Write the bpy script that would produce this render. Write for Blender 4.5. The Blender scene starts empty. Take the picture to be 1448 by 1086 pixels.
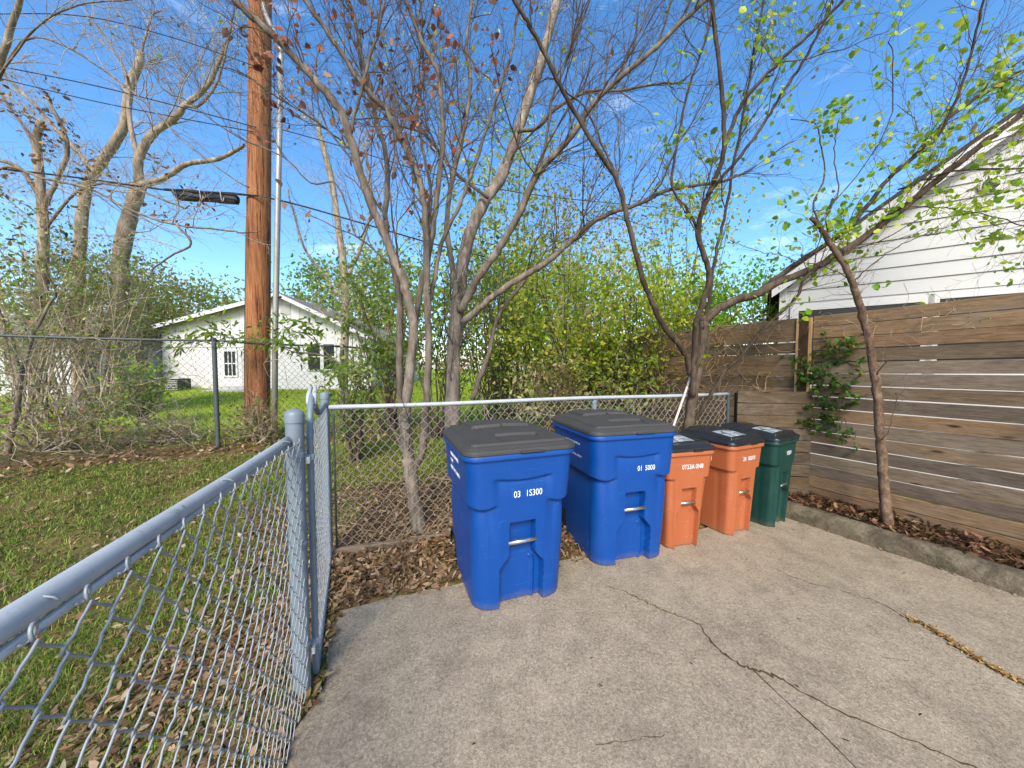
import bpy, math, random
import numpy as np
from mathutils import Vector, Matrix, Euler

random.seed(7)
RNG = np.random.default_rng(11)
SC = bpy.context.scene
COL = SC.collection
R = math.radians

# ------------------------------------------------------------------ camera
FPX, CAMH = 490.0, 1.6
PITCH = math.atan(23.0 / FPX)
cd = bpy.data.cameras.new("camera")
cam = bpy.data.objects.new("camera", cd)
COL.objects.link(cam)
cd.sensor_width = 36.0
cd.lens = FPX / 1448.0 * 36.0
cd.clip_start = 0.02
cd.clip_end = 1000
cam.location = (0, 0, CAMH)
cam.rotation_euler = (math.pi / 2 - PITCH, 0, 0)
SC.camera = cam

# ------------------------------------------------------------------ sky + sun
SUN_AZ = math.atan2(-0.06, -1.0)      # direction to the sun, from +Y towards +X
SUN_EL = R(40)
world = bpy.data.worlds.new("World")
SC.world = world
world.use_nodes = True
wn, wl = world.node_tree.nodes, world.node_tree.links
wn.clear()
wout = wn.new("ShaderNodeOutputWorld")
bg = wn.new("ShaderNodeBackground")
bg.inputs["Strength"].default_value = 0.15
sky = wn.new("ShaderNodeTexSky")
sky.sky_type = "NISHITA"
sky.sun_disc = False
sky.sun_elevation = SUN_EL
sky.sun_rotation = SUN_AZ
sky.air_density = 1.0
sky.dust_density = 1.3
sky.ozone_density = 1.6
sky.altitude = 150
# thin high cloud, denser low in the sky
tc = wn.new("ShaderNodeTexCoord")
mp = wn.new("ShaderNodeMapping")
mp.inputs["Scale"].default_value = (1.3, 1.3, 5.0)
wl.new(tc.outputs["Generated"], mp.inputs["Vector"])
cn = wn.new("ShaderNodeTexNoise")
cn.inputs["Scale"].default_value = 2.6
cn.inputs["Detail"].default_value = 8
cn.inputs["Roughness"].default_value = 0.62
wl.new(mp.outputs["Vector"], cn.inputs["Vector"])
cr = wn.new("ShaderNodeValToRGB")
cr.color_ramp.elements[0].position = 0.60
cr.color_ramp.elements[0].color = (0, 0, 0, 1)
cr.color_ramp.elements[1].position = 0.92
cr.color_ramp.elements[1].color = (0.55, 0.55, 0.55, 1)
wl.new(cn.outputs["Fac"], cr.inputs["Fac"])
cm = wn.new("ShaderNodeMixRGB")
cm.inputs["Color2"].default_value = (7.0, 7.4, 8.0, 1)
wl.new(cr.outputs["Color"], cm.inputs["Fac"])
hs = wn.new("ShaderNodeHueSaturation")
hs.inputs["Saturation"].default_value = 1.3
hs.inputs["Value"].default_value = 1.0
wl.new(sky.outputs["Color"], hs.inputs["Color"])
wl.new(hs.outputs["Color"], cm.inputs["Color1"])
wl.new(cm.outputs["Color"], bg.inputs["Color"])
wl.new(bg.outputs["Background"], wout.inputs["Surface"])

sd = bpy.data.lights.new("sun", "SUN")
sd.energy = 2.35
sd.angle = R(20)
sd.color = (1.0, 0.91, 0.77)
sun = bpy.data.objects.new("sun", sd)
COL.objects.link(sun)
tosun = Vector((math.sin(SUN_AZ) * math.cos(SUN_EL), math.cos(SUN_AZ) * math.cos(SUN_EL), math.sin(SUN_EL)))
sun.rotation_euler = tosun.to_track_quat("Z", "Y").to_euler()

SC.view_settings.view_transform = "Standard"
SC.view_settings.look = "None"
SC.view_settings.exposure = 1.1
SC.view_settings.gamma = 1.0
SC.cycles.max_bounces = 6
SC.cycles.transparent_max_bounces = 8

# ------------------------------------------------------------------ pixel -> place
_F = np.array([0, math.cos(PITCH), -math.sin(PITCH)])
_U = np.array([0, math.sin(PITCH), math.cos(PITCH)])
_C = np.array([0, 0, CAMH])


def ray(u, v):
    return np.array([1.0, 0, 0]) * (u - 724) / FPX + _F - _U * (v - 543) / FPX


def PY(u, v, y):
    d = ray(u, v)
    return _C + d * (y / d[1])


def PZ(u, v, z):
    d = ray(u, v)
    return _C + d * ((z - CAMH) / d[2])


def PPL(u, v, o, n):
    d = ray(u, v)
    o = np.array(o, float)
    n = np.array(n, float)
    return _C + d * (np.dot(o - _C, n) / np.dot(d, n))


def ss(t):
    t = np.clip(t, 0, 1)
    return t * t * (3 - 2 * t)


BF_A = np.array([-1.537, 2.835])       # back chain-link fence, start
BF_B = np.array([2.63, 4.20])          # back chain-link fence, end
_bd = (BF_B - BF_A) / np.linalg.norm(BF_B - BF_A)
_bn = np.array([-_bd[1], _bd[0]])


def dback(x, y):
    return (x - BF_A[0]) * _bn[0] + (y - BF_A[1]) * _bn[1]


def height(x, y):
    x = np.asarray(x, float)
    y = np.asarray(y, float)
    d = dback(x, y)
    h = 0.22 * ss(d / 3.2) + 0.028 * np.clip(d - 3.2, 0, 30)
    w = ss((4.5 - x) / 2.5)
    return h * w + 0.012 * np.sin(x * 3.1 + y) * np.sin(y * 2.3 - x)


# ------------------------------------------------------------------ objects
def link(o):
    COL.objects.link(o)
    return o


def tag(o, label=None, cat=None, group=None, kind=None):
    if label:
        o["label"] = label
    if cat:
        o["category"] = cat
    if group:
        o["group"] = group
    if kind:
        o["kind"] = kind
    return o


def thing(name, label, cat, loc=(0, 0, 0), rz=0.0, group=None):
    o = bpy.data.objects.new(name, None)
    o.empty_display_size = 0.1
    link(o)
    o.location = loc
    o.rotation_euler = (0, 0, rz)
    return tag(o, label, cat, group)


class MB:
    """collects vertices and faces, then becomes one mesh object"""

    def __init__(s):
        s.v, s.f, s.c, s.n = [], {3: [], 4: []}, [], 0
        s.ng = []

    def add(s, v, f, col=None):
        v = np.asarray(v, float).reshape(-1, 3)
        if isinstance(f, np.ndarray):
            s.f[f.shape[1]].append(f + s.n)
        else:
            for q in f:
                if len(q) in (3, 4):
                    s.f[len(q)].append(np.array([q]) + s.n)
                else:
                    s.ng.append([i + s.n for i in q])
        s.v.append(v)
        if col is None:
            col = (1, 1, 1)
        col = np.asarray(col, float)
        if col.ndim == 1:
            col = np.tile(col, (len(v), 1))
        s.c.append(col)
        s.n += len(v)

    def box(s, c, size, rz=0.0, col=None, M=None):
        x, y, z = [k / 2 for k in size]
        v = np.array([(a * x, b * y, d * z) for d in (-1, 1) for b in (-1, 1) for a in (-1, 1)])
        if rz:
            ca, sa = math.cos(rz), math.sin(rz)
            v = v @ np.array([[ca, sa, 0], [-sa, ca, 0], [0, 0, 1]])
        if M is not None:
            v = v @ np.array(M).T
        v = v + np.array(c)
        f = np.array([(0, 2, 3, 1), (4, 5, 7, 6), (0, 1, 5, 4), (2, 6, 7, 3), (0, 4, 6, 2), (1, 3, 7, 5)])
        s.add(v, f, col)

    def tube(s, pts, rad, n=10, cap=True, col=None):
        pts = np.asarray(pts, float)
        K = len(pts)
        rad = np.broadcast_to(np.asarray(rad, float), (K,))
        t = np.gradient(pts, axis=0)
        t /= np.linalg.norm(t, axis=1)[:, None] + 1e-9
        ref = np.array([0.31, 0.12, 0.94]) if abs(t[0][2]) < 0.9 else np.array([0.94, 0.31, 0.1])
        a = np.cross(t[0], ref)
        a /= np.linalg.norm(a)
        V = []
        ang = np.arange(n) * 2 * math.pi / n
        for k in range(K):
            a = a - t[k] * np.dot(a, t[k])
            a /= np.linalg.norm(a) + 1e-9
            b = np.cross(t[k], a)
            V.append(pts[k] + rad[k] * (np.cos(ang)[:, None] * a + np.sin(ang)[:, None] * b))
        V = np.concatenate(V)
        i = np.arange(n)
        F = [np.stack([k * n + i, k * n + (i + 1) % n, (k + 1) * n + (i + 1) % n, (k + 1) * n + i], 1) for k in range(K - 1)]
        s.add(V, np.concatenate(F), col)
        if cap:
            s.ng.append([s.n - K * n + j for j in range(n)][::-1])
            s.ng.append([s.n - n + j for j in range(n)])

    def tubes(s, P, Rr, n=3, col=None):
        """batch: P (N,K,3), Rr (N,K)"""
        N, K, _ = P.shape
        if N == 0:
            return
        t = np.gradient(P, axis=1)
        t /= np.linalg.norm(t, axis=2)[..., None] + 1e-9
        m = t.mean(1)
        m /= np.linalg.norm(m, axis=1)[:, None] + 1e-9
        ref = np.where(np.abs(m[:, 2:3]) < 0.8, np.array([[0, 0, 1.0]]), np.array([[1.0, 0, 0]]))
        a = np.cross(t, ref[:, None, :])
        a /= np.linalg.norm(a, axis=2)[..., None] + 1e-9
        b = np.cross(t, a)
        ang = np.arange(n) * 2 * math.pi / n
        V = P[:, :, None, :] + Rr[:, :, None, None] * (np.cos(ang)[None, None, :, None] * a[:, :, None, :] + np.sin(ang)[None, None, :, None] * b[:, :, None, :])
        base = (np.arange(N) * K * n)[:, None, None]
        kk = (np.arange(K - 1) * n)[None, :, None]
        i = np.arange(n)[None, None, :]
        j = (np.arange(n) + 1)[None, None, :] % n
        F = np.stack([base + kk + i, base + kk + j, base + kk + n + j, base + kk + n + i], -1).reshape(-1, 4)
        if col is not None:
            col = np.asarray(col, float)
            if col.ndim == 2:
                col = np.repeat(col, K * n, axis=0)
        s.add(V.reshape(-1, 3), F, col)

    def loft(s, rings, closed=True, cap0=False, cap1=False, col=None):
        K, n = len(rings), len(rings[0])
        V = np.concatenate([np.asarray(r, float) for r in rings])
        i = np.arange(n if closed else n - 1)
        F = [np.stack([k * n + i, k * n + (i + 1) % n, (k + 1) * n + (i + 1) % n, (k + 1) * n + i], 1) for k in range(K - 1)]
        o = s.n
        s.add(V, np.concatenate(F), col)
        if cap0:
            s.ng.append([o + j for j in range(n)][::-1])
        if cap1:
            s.ng.append([o + (K - 1) * n + j for j in range(n)])

    def build(s, name, mat, parent=None, off=(0, 0, 0), smooth=True, sharp=None, kind=None):
        V = np.concatenate(s.v) - np.array(off) if s.v else np.zeros((0, 3))
        tri = np.concatenate(s.f[3]) if s.f[3] else np.zeros((0, 3), int)
        qd = np.concatenate(s.f[4]) if s.f[4] else np.zeros((0, 4), int)
        loops = np.concatenate([tri.ravel(), qd.ravel(), np.array([i for g in s.ng for i in g], int)]).astype(np.int32)
        tot = np.concatenate([np.full(len(tri), 3), np.full(len(qd), 4), np.array([len(g) for g in s.ng], int)]).astype(np.int32)
        start = np.concatenate([[0], np.cumsum(tot)[:-1]]).astype(np.int32)
        me = bpy.data.meshes.new(name)
        me.vertices.add(len(V))
        me.vertices.foreach_set("co", V.astype(np.float32).ravel())
        me.loops.add(len(loops))
        me.loops.foreach_set("vertex_index", loops)
        me.polygons.add(len(tot))
        me.polygons.foreach_set("loop_start", start)
        me.polygons.foreach_set("loop_total", tot)
        me.update(calc_edges=True)
        me.validate()
        C = np.concatenate(s.c)
        at = me.color_attributes.new("Col", "FLOAT_COLOR", "POINT")
        at.data.foreach_set("color", np.concatenate([C, np.ones((len(C), 1))], 1).astype(np.float32).ravel())
        me.polygons.foreach_set("use_smooth", np.full(len(tot), bool(smooth)))
        if sharp:
            me.set_sharp_from_angle(angle=R(sharp))
        me.materials.append(mat)
        o = bpy.data.objects.new(name, me)
        link(o)
        if parent:
            o.parent = parent
        if kind:
            o["kind"] = kind
        return o


def S(r, g, b):
    return tuple((c / 255 / 12.92) if c / 255 <= 0.04045 else ((c / 255 + 0.055) / 1.055) ** 2.4 for c in (r, g, b))


def jit(col, n, amt=0.25, hue=0.12):
    c = np.tile(np.asarray(col, float), (n, 1))
    c *= RNG.uniform(1 - amt, 1 + amt, (n, 1))
    c *= RNG.uniform(1 - hue, 1 + hue, (n, 3))
    return np.clip(c, 0, 1)


def pick(cols, n, w=None):
    cols = np.array(cols)
    i = RNG.choice(len(cols), n, p=w)
    c = cols[i] * RNG.uniform(0.7, 1.3, (n, 1)) * RNG.uniform(0.9, 1.1, (n, 3))
    return np.clip(c, 0, 1)


# ------------------------------------------------------------------ materials
class Mat:
    def __init__(s, name, rough=0.7, metal=0.0, spec=0.4):
        m = bpy.data.materials.new(name)
        m.use_nodes = True
        s.m, s.n, s.l = m, m.node_tree.nodes, m.node_tree.links
        s.p = s.n["Principled BSDF"]
        s.out = s.n["Material Output"]
        s.p.inputs["Roughness"].default_value = rough
        s.p.inputs["Metallic"].default_value = metal
        s.p.inputs["Specular IOR Level"].default_value = spec
        s.tc = s.n.new("ShaderNodeTexCoord")

    def co(s, scale=(1, 1, 1), src="Object"):
        m = s.n.new("ShaderNodeMapping")
        m.inputs["Scale"].default_value = scale
        s.l.new(s.tc.outputs[src], m.inputs["Vector"])
        return m.outputs["Vector"]

    def noise(s, scale, detail=4, rough=0.55, stretch=(1, 1, 1), dist=0.0):
        t = s.n.new("ShaderNodeTexNoise")
        t.inputs["Scale"].default_value = scale
        t.inputs["Detail"].default_value = detail
        t.inputs["Roughness"].default_value = rough
        t.inputs["Distortion"].default_value = dist
        s.l.new(s.co(stretch), t.inputs["Vector"])
        return t.outputs["Fac"]

    def voro(s, scale, stretch=(1, 1, 1), feat="F1", rnd=1.0):
        t = s.n.new("ShaderNodeTexVoronoi")
        t.feature = feat
        t.inputs["Scale"].default_value = scale
        t.inputs["Randomness"].default_value = rnd
        s.l.new(s.co(stretch), t.inputs["Vector"])
        return t.outputs["Distance"]

    def ramp(s, fac, stops):
        r = s.n.new("ShaderNodeValToRGB")
        e = r.color_ramp.elements
        while len(e) < len(stops):
            e.new(0.5)
        for k, (p, c) in enumerate(stops):
            e[k].position = p
            e[k].color = (c, c, c, 1) if not isinstance(c, tuple) else (*c, 1)
        s.l.new(fac, r.inputs["Fac"])
        return r.outputs["Color"]

    def mix(s, a, b, fac, mode="MIX"):
        m = s.n.new("ShaderNodeMixRGB")
        m.blend_type = mode
        for k, x in (("Color1", a), ("Color2", b), ("Fac", fac)):
            if isinstance(x, (int, float)):
                m.inputs[k].default_value = x if k == "Fac" else (x, x, x, 1)
            elif isinstance(x, tuple):
                m.inputs[k].default_value = (*x, 1)
            else:
                s.l.new(x, m.inputs[k])
        return m.outputs["Color"]

    def attr(s):
        a = s.n.new("ShaderNodeAttribute")
        a.attribute_name = "Col"
        return a.outputs["Color"]

    def base(s, c):
        if isinstance(c, tuple):
            s.p.inputs["Base Color"].default_value = (*c, 1)
        else:
            s.l.new(c, s.p.inputs["Base Color"])
        return s

    def bump(s, h, strength=0.4, dist=0.01):
        b = s.n.new("ShaderNodeBump")
        b.inputs["Strength"].default_value = strength
        b.inputs["Distance"].default_value = dist
        s.l.new(h, b.inputs["Height"])
        s.l.new(b.outputs["Normal"], s.p.inputs["Normal"])
        return s

    def rough(s, c):
        s.l.new(c, s.p.inputs["Roughness"])
        return s

    def translucent(s, col, fac):
        t = s.n.new("ShaderNodeBsdfTranslucent")
        if isinstance(col, tuple):
            t.inputs["Color"].default_value = (*col, 1)
        else:
            s.l.new(col, t.inputs["Color"])
        m = s.n.new("ShaderNodeMixShader")
        m.inputs["Fac"].default_value = fac
        s.l.new(s.p.outputs["BSDF"], m.inputs[1])
        s.l.new(t.outputs["BSDF"], m.inputs[2])
        s.l.new(m.outputs["Shader"], s.out.inputs["Surface"])
        return s


def m_simple(name, col, rough=0.6, metal=0.0, var=0.15, scale=8, bump=0.1):
    M = Mat(name, rough, metal)
    n = M.noise(scale, 5)
    M.base(M.mix(tuple(c * (1 - var) for c in col), tuple(min(1, c * (1 + var)) for c in col), n))
    if bump:
        M.bump(M.noise(scale * 9, 3), bump, 0.004)
    return M.m


# concrete driveway: sand matrix, exposed grit, stains
M = Mat("driveway_concrete", 0.85, spec=0.3)
big = M.noise(0.9, 5, 0.6)
mid = M.noise(7, 6, 0.65, dist=0.6)
fine = M.noise(70, 4, 0.7, dist=1.0)
grit = M.voro(160)
c = M.mix(S(124, 112, 93), S(168, 154, 131), M.ramp(big, [(0.3, 0.0), (0.7, 1.0)]))
c = M.mix(c, M.ramp(mid, [(0.3, S(104, 93, 76)), (0.7, S(182, 167, 143))]), 0.55)
c = M.mix(c, M.ramp(fine, [(0.36, S(70, 62, 51)), (0.5, S(140, 128, 109)), (0.66, S(190, 177, 154))]), 0.46)
c = M.mix(c, S(86, 78, 66), M.ramp(M.noise(0.55, 8, 0.72, dist=1.2), [(0.50, 0.0), (0.74, 0.45)]))
c = M.mix(c, S(84, 74, 64), M.ramp(M.noise(2.3, 7, 0.7, dist=0.4), [(0.52, 0.0), (0.78, 0.6)]))
c = M.mix(c, S(70, 62, 52), M.ramp(M.noise(30, 8, 0.8, dist=0.5), [(0.60, 0.0), (0.72, 0.4)]))
c = M.mix(c, S(225, 218, 205), M.ramp(grit, [(0.05, 0.55), (0.16, 0.0)]))
M.base(c).bump(M.mix(fine, M.noise(190, 2), 0.5), 0.55, 0.006)
CONCRETE = M.m

M = Mat("kerb_concrete", 0.9, spec=0.25)
c = M.ramp(M.noise(5, 7, 0.7, dist=0.5), [(0.28, S(66, 58, 46)), (0.5, S(106, 96, 79)), (0.72, S(142, 131, 112))])
c = M.mix(c, S(84, 84, 50), M.ramp(M.noise(3.1, 6, 0.7), [(0.50, 0.0), (0.72, 0.6)]))
c = M.mix(c, S(60, 56, 44), M.ramp(M.noise(9, 8, 0.8), [(0.50, 0.0), (0.66, 0.75)]))
c = M.mix(c, S(190, 183, 166), M.ramp(M.noise(70, 4, 0.7), [(0.62, 0.0), (0.74, 0.6)]))
M.base(c).bump(M.noise(38, 6, 0.75), 0.9, 0.02)
KERB = M.m

M = Mat("crack_dirt", 0.95)
M.base(M.mix(S(40, 31, 22), S(92, 74, 50), M.noise(60, 4)))
CRACK = M.m

# ground: grass / dirt by the per-vertex weights
M = Mat("lawn_ground", 0.95, spec=0.15)
a = M.attr()
sep = M.n.new("ShaderNodeSeparateColor")
M.l.new(a, sep.inputs["Color"])
g = M.mix(S(70, 66, 36), S(112, 108, 58), M.noise(3.5, 6, 0.65))
g = M.mix(g, S(150, 128, 78), M.ramp(M.noise(1.7, 6, 0.7), [(0.45, 0.0), (0.72, 0.75)]))
dirt = M.ramp(M.noise(16, 7, 0.75, dist=0.8), [(0.25, S(50, 36, 26)), (0.5, S(108, 83, 58)), (0.75, S(160, 130, 94))])
far = M.mix(S(108, 132, 30), S(158, 176, 48), M.noise(1.2, 6, 0.7))
c = M.mix(g, far, sep.outputs["Green"])
nz = M.mix(M.noise(5, 6, 0.7), sep.outputs["Red"], 0.62)
c = M.mix(c, dirt, M.ramp(nz, [(0.40, 0.0), (0.58, 1.0)]))
M.base(c).bump(M.noise(28, 6, 0.75), 0.8, 0.03)
GROUND = M.m

M = Mat("bed_soil", 0.95, spec=0.15)
M.base(M.ramp(M.noise(18, 7, 0.75), [(0.3, S(36, 25, 18)), (0.55, S(82, 60, 42)), (0.8, S(122, 92, 64))])).bump(M.noise(30, 6), 0.9, 0.03)
SOIL = M.m


def leafmat(name, tr=0.35, rough=0.5, spec=0.35):
    M = Mat(name, rough, spec=spec)
    a = M.attr()
    c = M.mix(a, M.mix(a, 0.72, 1.0, "MULTIPLY"), M.noise(40, 3))
    M.base(c)
    M.translucent(M.mix(a, S(214, 228, 84), 0.35), tr)
    return M.m


LEAF = leafmat("green_leaf", 0.52)
DRYLEAF = leafmat("dry_leaf", 0.15, 0.75, 0.2)
M = Mat("red_leaf", 0.65, spec=0.25)
a = M.attr()
M.base(a)
M.translucent(a, 0.35)
REDLEAF = M.m
M = Mat("grass_blade", 0.6, spec=0.25)
a = M.attr()
M.base(a)
M.translucent(a, 0.3)
BLADE = M.m


def bark(name, dark, mid, light, sc=14, st=(1, 1, 0.25)):
    M = Mat(name, 0.9, spec=0.2)
    n = M.noise(sc, 7, 0.7, st, 0.5)
    c = M.ramp(n, [(0.28, dark), (0.5, mid), (0.72, light)])
    c = M.mix(c, light, M.ramp(M.noise(4, 5, 0.6), [(0.5, 0.0), (0.75, 0.5)]))
    M.base(M.mix(c, M.attr(), 1.0, "MULTIPLY")).bump(n, 0.7, 0.012)
    return M.m


BARK_BROWN = bark("brown_bark", S(66, 58, 50), S(120, 109, 97), S(168, 157, 142))
BARK_PALE = bark("pale_bark", S(74, 64, 54), S(138, 124, 106), S(188, 175, 154), 9)
BARK_DARK = bark("dark_bark", S(44, 37, 31), S(84, 72, 60), S(124, 110, 95))
BARK_SAP = bark("sapling_bark", S(62, 48, 38), S(110, 89, 72), S(150, 130, 110), 26, (1, 1, 0.6))
TWIG_GREY = bark("grey_twig", S(100, 90, 78), S(156, 142, 122), S(196, 182, 160))

# utility pole wood
M = Mat("pole_wood", 0.8, spec=0.25)
st = M.noise(26, 8, 0.75, (1, 1, 0.05), 1.2)
c = M.ramp(st, [(0.28, S(62, 38, 24)), (0.44, S(132, 84, 52)), (0.6, S(168, 116, 76)), (0.8, S(190, 142, 102))])
c = M.mix(c, S(74, 38, 22), M.ramp(M.noise(0.6, 3), [(0.48, 0.0), (0.7, 0.55)]))
c = M.mix(c, S(40, 24, 16), M.ramp(M.noise(34, 4, 0.6, (1, 1, 0.025), 0.4), [(0.57, 0.0), (0.62, 0.85)]))
M.base(c).bump(st, 0.8, 0.02)
POLE = M.m

# weathered horizontal boards, board colour in the attribute
M = Mat("weathered_board", 0.85, spec=0.2)
a = M.attr()
gr = M.noise(8, 9, 0.75, (0.55, 5, 5), 1.6)
c = M.mix(a, M.ramp(gr, [(0.25, 0.58), (0.5, 0.95), (0.75, 1.3)]), 1.0, "MULTIPLY")
fl = M.noise(55, 6, 0.7, (0.12, 1, 1), 0.3)
c = M.mix(c, M.ramp(fl, [(0.35, 0.55), (0.6, 1.1)]), 0.8, "MULTIPLY")
c = M.mix(c, S(128, 120, 108), M.ramp(M.noise(2.1, 8, 0.75, (0.8, 1, 1.6), 0.6), [(0.48, 0.0), (0.70, 0.55)]))
kn = M.voro(5.2, (0.45, 1, 1.5))
c = M.mix(c, S(38, 26, 18), M.ramp(kn, [(0.05, 0.95), (0.085, 0.7), (0.14, 0.0)]))
c = M.mix(c, S(70, 64, 58), M.ramp(M.noise(1.6, 6, 0.7, (0.5, 1, 2)), [(0.52, 0.0), (0.72, 0.6)]))
M.base(c).bump(M.mix(gr, fl, 0.5), 0.5, 0.01)
BOARD = M.m
TIMBER = bark("edging_timber", S(62, 52, 42), S(112, 98, 82), S(150, 135, 114), 18, (0.2, 1, 1))
POSTWOOD = bark("post_wood", S(36, 27, 20), S(66, 49, 36), S(92, 71, 53), 18)
TRIMWOOD = bark("trim_wood", S(126, 95, 62), S(172, 137, 94), S(198, 165, 122), 18)

# galvanised / painted blue-grey steel
M = Mat("painted_steel", 0.5, 0.1, 0.5)
c = M.mix(S(146, 153, 158), S(184, 188, 190), M.noise(7, 5, 0.6))
c = M.mix(c, S(92, 84, 76), M.ramp(M.noise(23, 6, 0.7), [(0.60, 0.0), (0.72, 0.7)]))
c = M.mix(c, S(190, 198, 202), M.ramp(M.noise(40, 4, 0.7), [(0.62, 0.0), (0.75, 0.5)]))
M.base(c).bump(M.noise(60, 4), 0.2, 0.003)
STEEL = M.m
POSTSTEEL = m_simple("post_steel", S(112, 124, 134), 0.5, 0.1, 0.22, 9, 0.15)
WIRE = m_simple("galvanised_wire", S(136, 143, 147), 0.5, 0.2, 0.25, 30, 0)
OLDWIRE = m_simple("weathered_wire", S(150, 147, 138), 0.6, 0.3, 0.25, 30, 0)
DARKWIRE = m_simple("dark_steel", S(76, 84, 86), 0.6, 0.3, 0.25, 20, 0.1)
CHROME = m_simple("bar_metal", S(214, 212, 205), 0.25, 0.95, 0.1, 12, 0)
PIPE = m_simple("conduit_metal", S(150, 148, 143), 0.45, 0.4, 0.2, 6, 0.1)
CABLE = m_simple("cable_rubber", S(26, 26, 28), 0.6, 0, 0.2, 10, 0)


def plastic(name, col, fade, rough=0.42):
    M = Mat(name, rough, spec=0.45)
    n = M.noise(5, 6, 0.65)
    c = M.mix(tuple(k * 0.86 for k in col), col, n)
    c = M.mix(c, fade, M.ramp(M.noise(7, 7, 0.75, (1, 1, 0.35)), [(0.56, 0.0), (0.85, 0.28)]))
    sc = M.noise(60, 3, 0.6, (0.06, 1, 1), 0.6)
    c = M.mix(c, fade, M.ramp(sc, [(0.64, 0.0), (0.72, 0.6)]))
    c = M.mix(c, fade, M.ramp(M.noise(34, 4, 0.7, (1, 1, 0.10), 0.5), [(0.64, 0.0), (0.74, 0.45)]))
    z = M.n.new("ShaderNodeSeparateXYZ")
    M.l.new(M.tc.outputs["Object"], z.inputs[0])
    dirty = M.mix(M.ramp(z.outputs["Z"], [(0.0, 1.0), (0.13, 0.0)]), M.noise(14, 6, 0.7), 1.0, "MULTIPLY")
    c = M.mix(c, S(120, 104, 84), M.ramp(dirty, [(0.25, 0.0), (0.7, 0.45)]))
    M.base(c).bump(M.noise(140, 3), 0.12, 0.002)
    M.rough(M.ramp(n, [(0.3, rough - 0.06), (0.7, rough + 0.14)]))
    return M.m


P_BLUE = plastic("blue_plastic", S(0, 67, 144), S(24, 104, 176))
P_ORANGE = plastic("orange_plastic", S(168, 94, 58), S(188, 136, 106))
P_GREEN = plastic("green_plastic", S(13, 58, 51), S(54, 90, 82))
P_LIDGREY = plastic("grey_lid_plastic", S(60, 58, 55), S(98, 94, 87), 0.6)
P_LIDBLACK = plastic("black_lid_plastic", S(32, 34, 36), S(84, 86, 88), 0.35)
RUBBER = m_simple("black_rubber", S(28, 28, 28), 0.7, 0, 0.2, 10, 0.2)
LETTER = m_simple("letter_paint", S(226, 230, 236), 0.6, 0, 0.08, 30, 0)
CORD = m_simple("loop_cord", S(198, 160, 130), 0.7, 0, 0.1, 30, 0)

M = Mat("lid_sticker", 0.3)
c = M.ramp(M.voro(14, (1, 1.6, 1)), [(0.12, S(232, 232, 226)), (0.3, S(96, 146, 190)), (0.48, S(206, 210, 196)), (0.7, S(60, 72, 84))])
M.base(M.mix(c, S(120, 128, 132), M.ramp(M.noise(9, 3), [(0.38, 0.0), (0.55, 0.8)])))
STICKER = M.m

M = Mat("white_siding", 0.6, spec=0.3)
c = M.mix(S(176, 177, 177), S(190, 191, 190), M.noise(2.5, 6, 0.6, (0.3, 1, 2)))
c = M.mix(c, S(178, 174, 163), M.ramp(M.noise(6, 7, 0.75, (0.25, 1, 1)), [(0.58, 0.0), (0.85, 0.4)]))
M.base(c).bump(M.noise(40, 4, 0.6, (0.1, 1, 1)), 0.15, 0.004)
SIDING = M.m
WHITETRIM = m_simple("white_trim", S(198, 198, 198), 0.6, 0, 0.05, 4, 0.05)
SHINGLE = m_simple("dark_shingle", S(62, 58, 56), 0.9, 0, 0.3, 20, 0.6)
SHINGLE2 = m_simple("grey_shingle", S(120, 112, 104), 0.9, 0, 0.3, 20, 0.6)
GLASS = m_simple("window_glass", S(26, 30, 32), 0.3, 0, 0.3, 2, 0)
VENT = m_simple("vent_grey", S(168, 168, 164), 0.6, 0, 0.1, 10, 0)
DARK = m_simple("dark_metal", S(52, 54, 56), 0.6, 0.2, 0.2, 10, 0.1)
STICK = m_simple("pale_handle", S(205, 190, 182), 0.5, 0, 0.1, 10, 0)

# ------------------------------------------------------------------ the ground
# left edge of the slab runs along the near fence, far edge in front of the bins
SLAB = [(-0.30, -3.5), (-0.50, 0.0), (-0.72, 0.75), (-0.90, 1.25), (-0.975, 1.45), (-0.945, 1.56), (-0.955, 1.70), (-1.04, 1.86),
        (-1.10, 2.05), (-1.143, 2.222), (-0.9, 2.33), (-0.441, 2.501), (0.0, 2.66), (0.451, 2.835), (1.2, 3.12), (2.0, 3.42), (2.871, 3.74),
        (3.05, 3.80), (3.85, 2.45), (5.2, -0.2), (6.9, -3.5)]


def inpoly(x, y, poly):
    x = np.asarray(x)
    y = np.asarray(y)
    r = np.zeros(x.shape, bool)
    j = len(poly) - 1
    for i in range(len(poly)):
        xi, yi = poly[i]
        xj, yj = poly[j]
        c = ((yi > y) != (yj > y)) & (x < (xj - xi) * (y - yi) / (yj - yi + 1e-12) + xi)
        r ^= c
        j = i
    return r


NF_A = np.array([-0.467, -0.12])        # near fence line
NF_B = np.array([-1.02, 1.615])


def dist_line(x, y, A, B):
    d = (B - A) / np.linalg.norm(B - A)
    return (x - A[0]) * -d[1] + (y - A[1]) * d[0]


LF = [np.array([-7.6, 4.35]), np.array([-4.94, 5.8]), np.array([-3.55, 7.3]), np.array([-3.0, 8.6])]   # tall left fence


def grid_axis(lo, hi, c, n, p):
    t = np.linspace(-1, 1, n)
    s = np.sign(t) * np.abs(t) ** p
    return np.where(s < 0, c + s * (c - lo), c + s * (hi - c))


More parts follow.
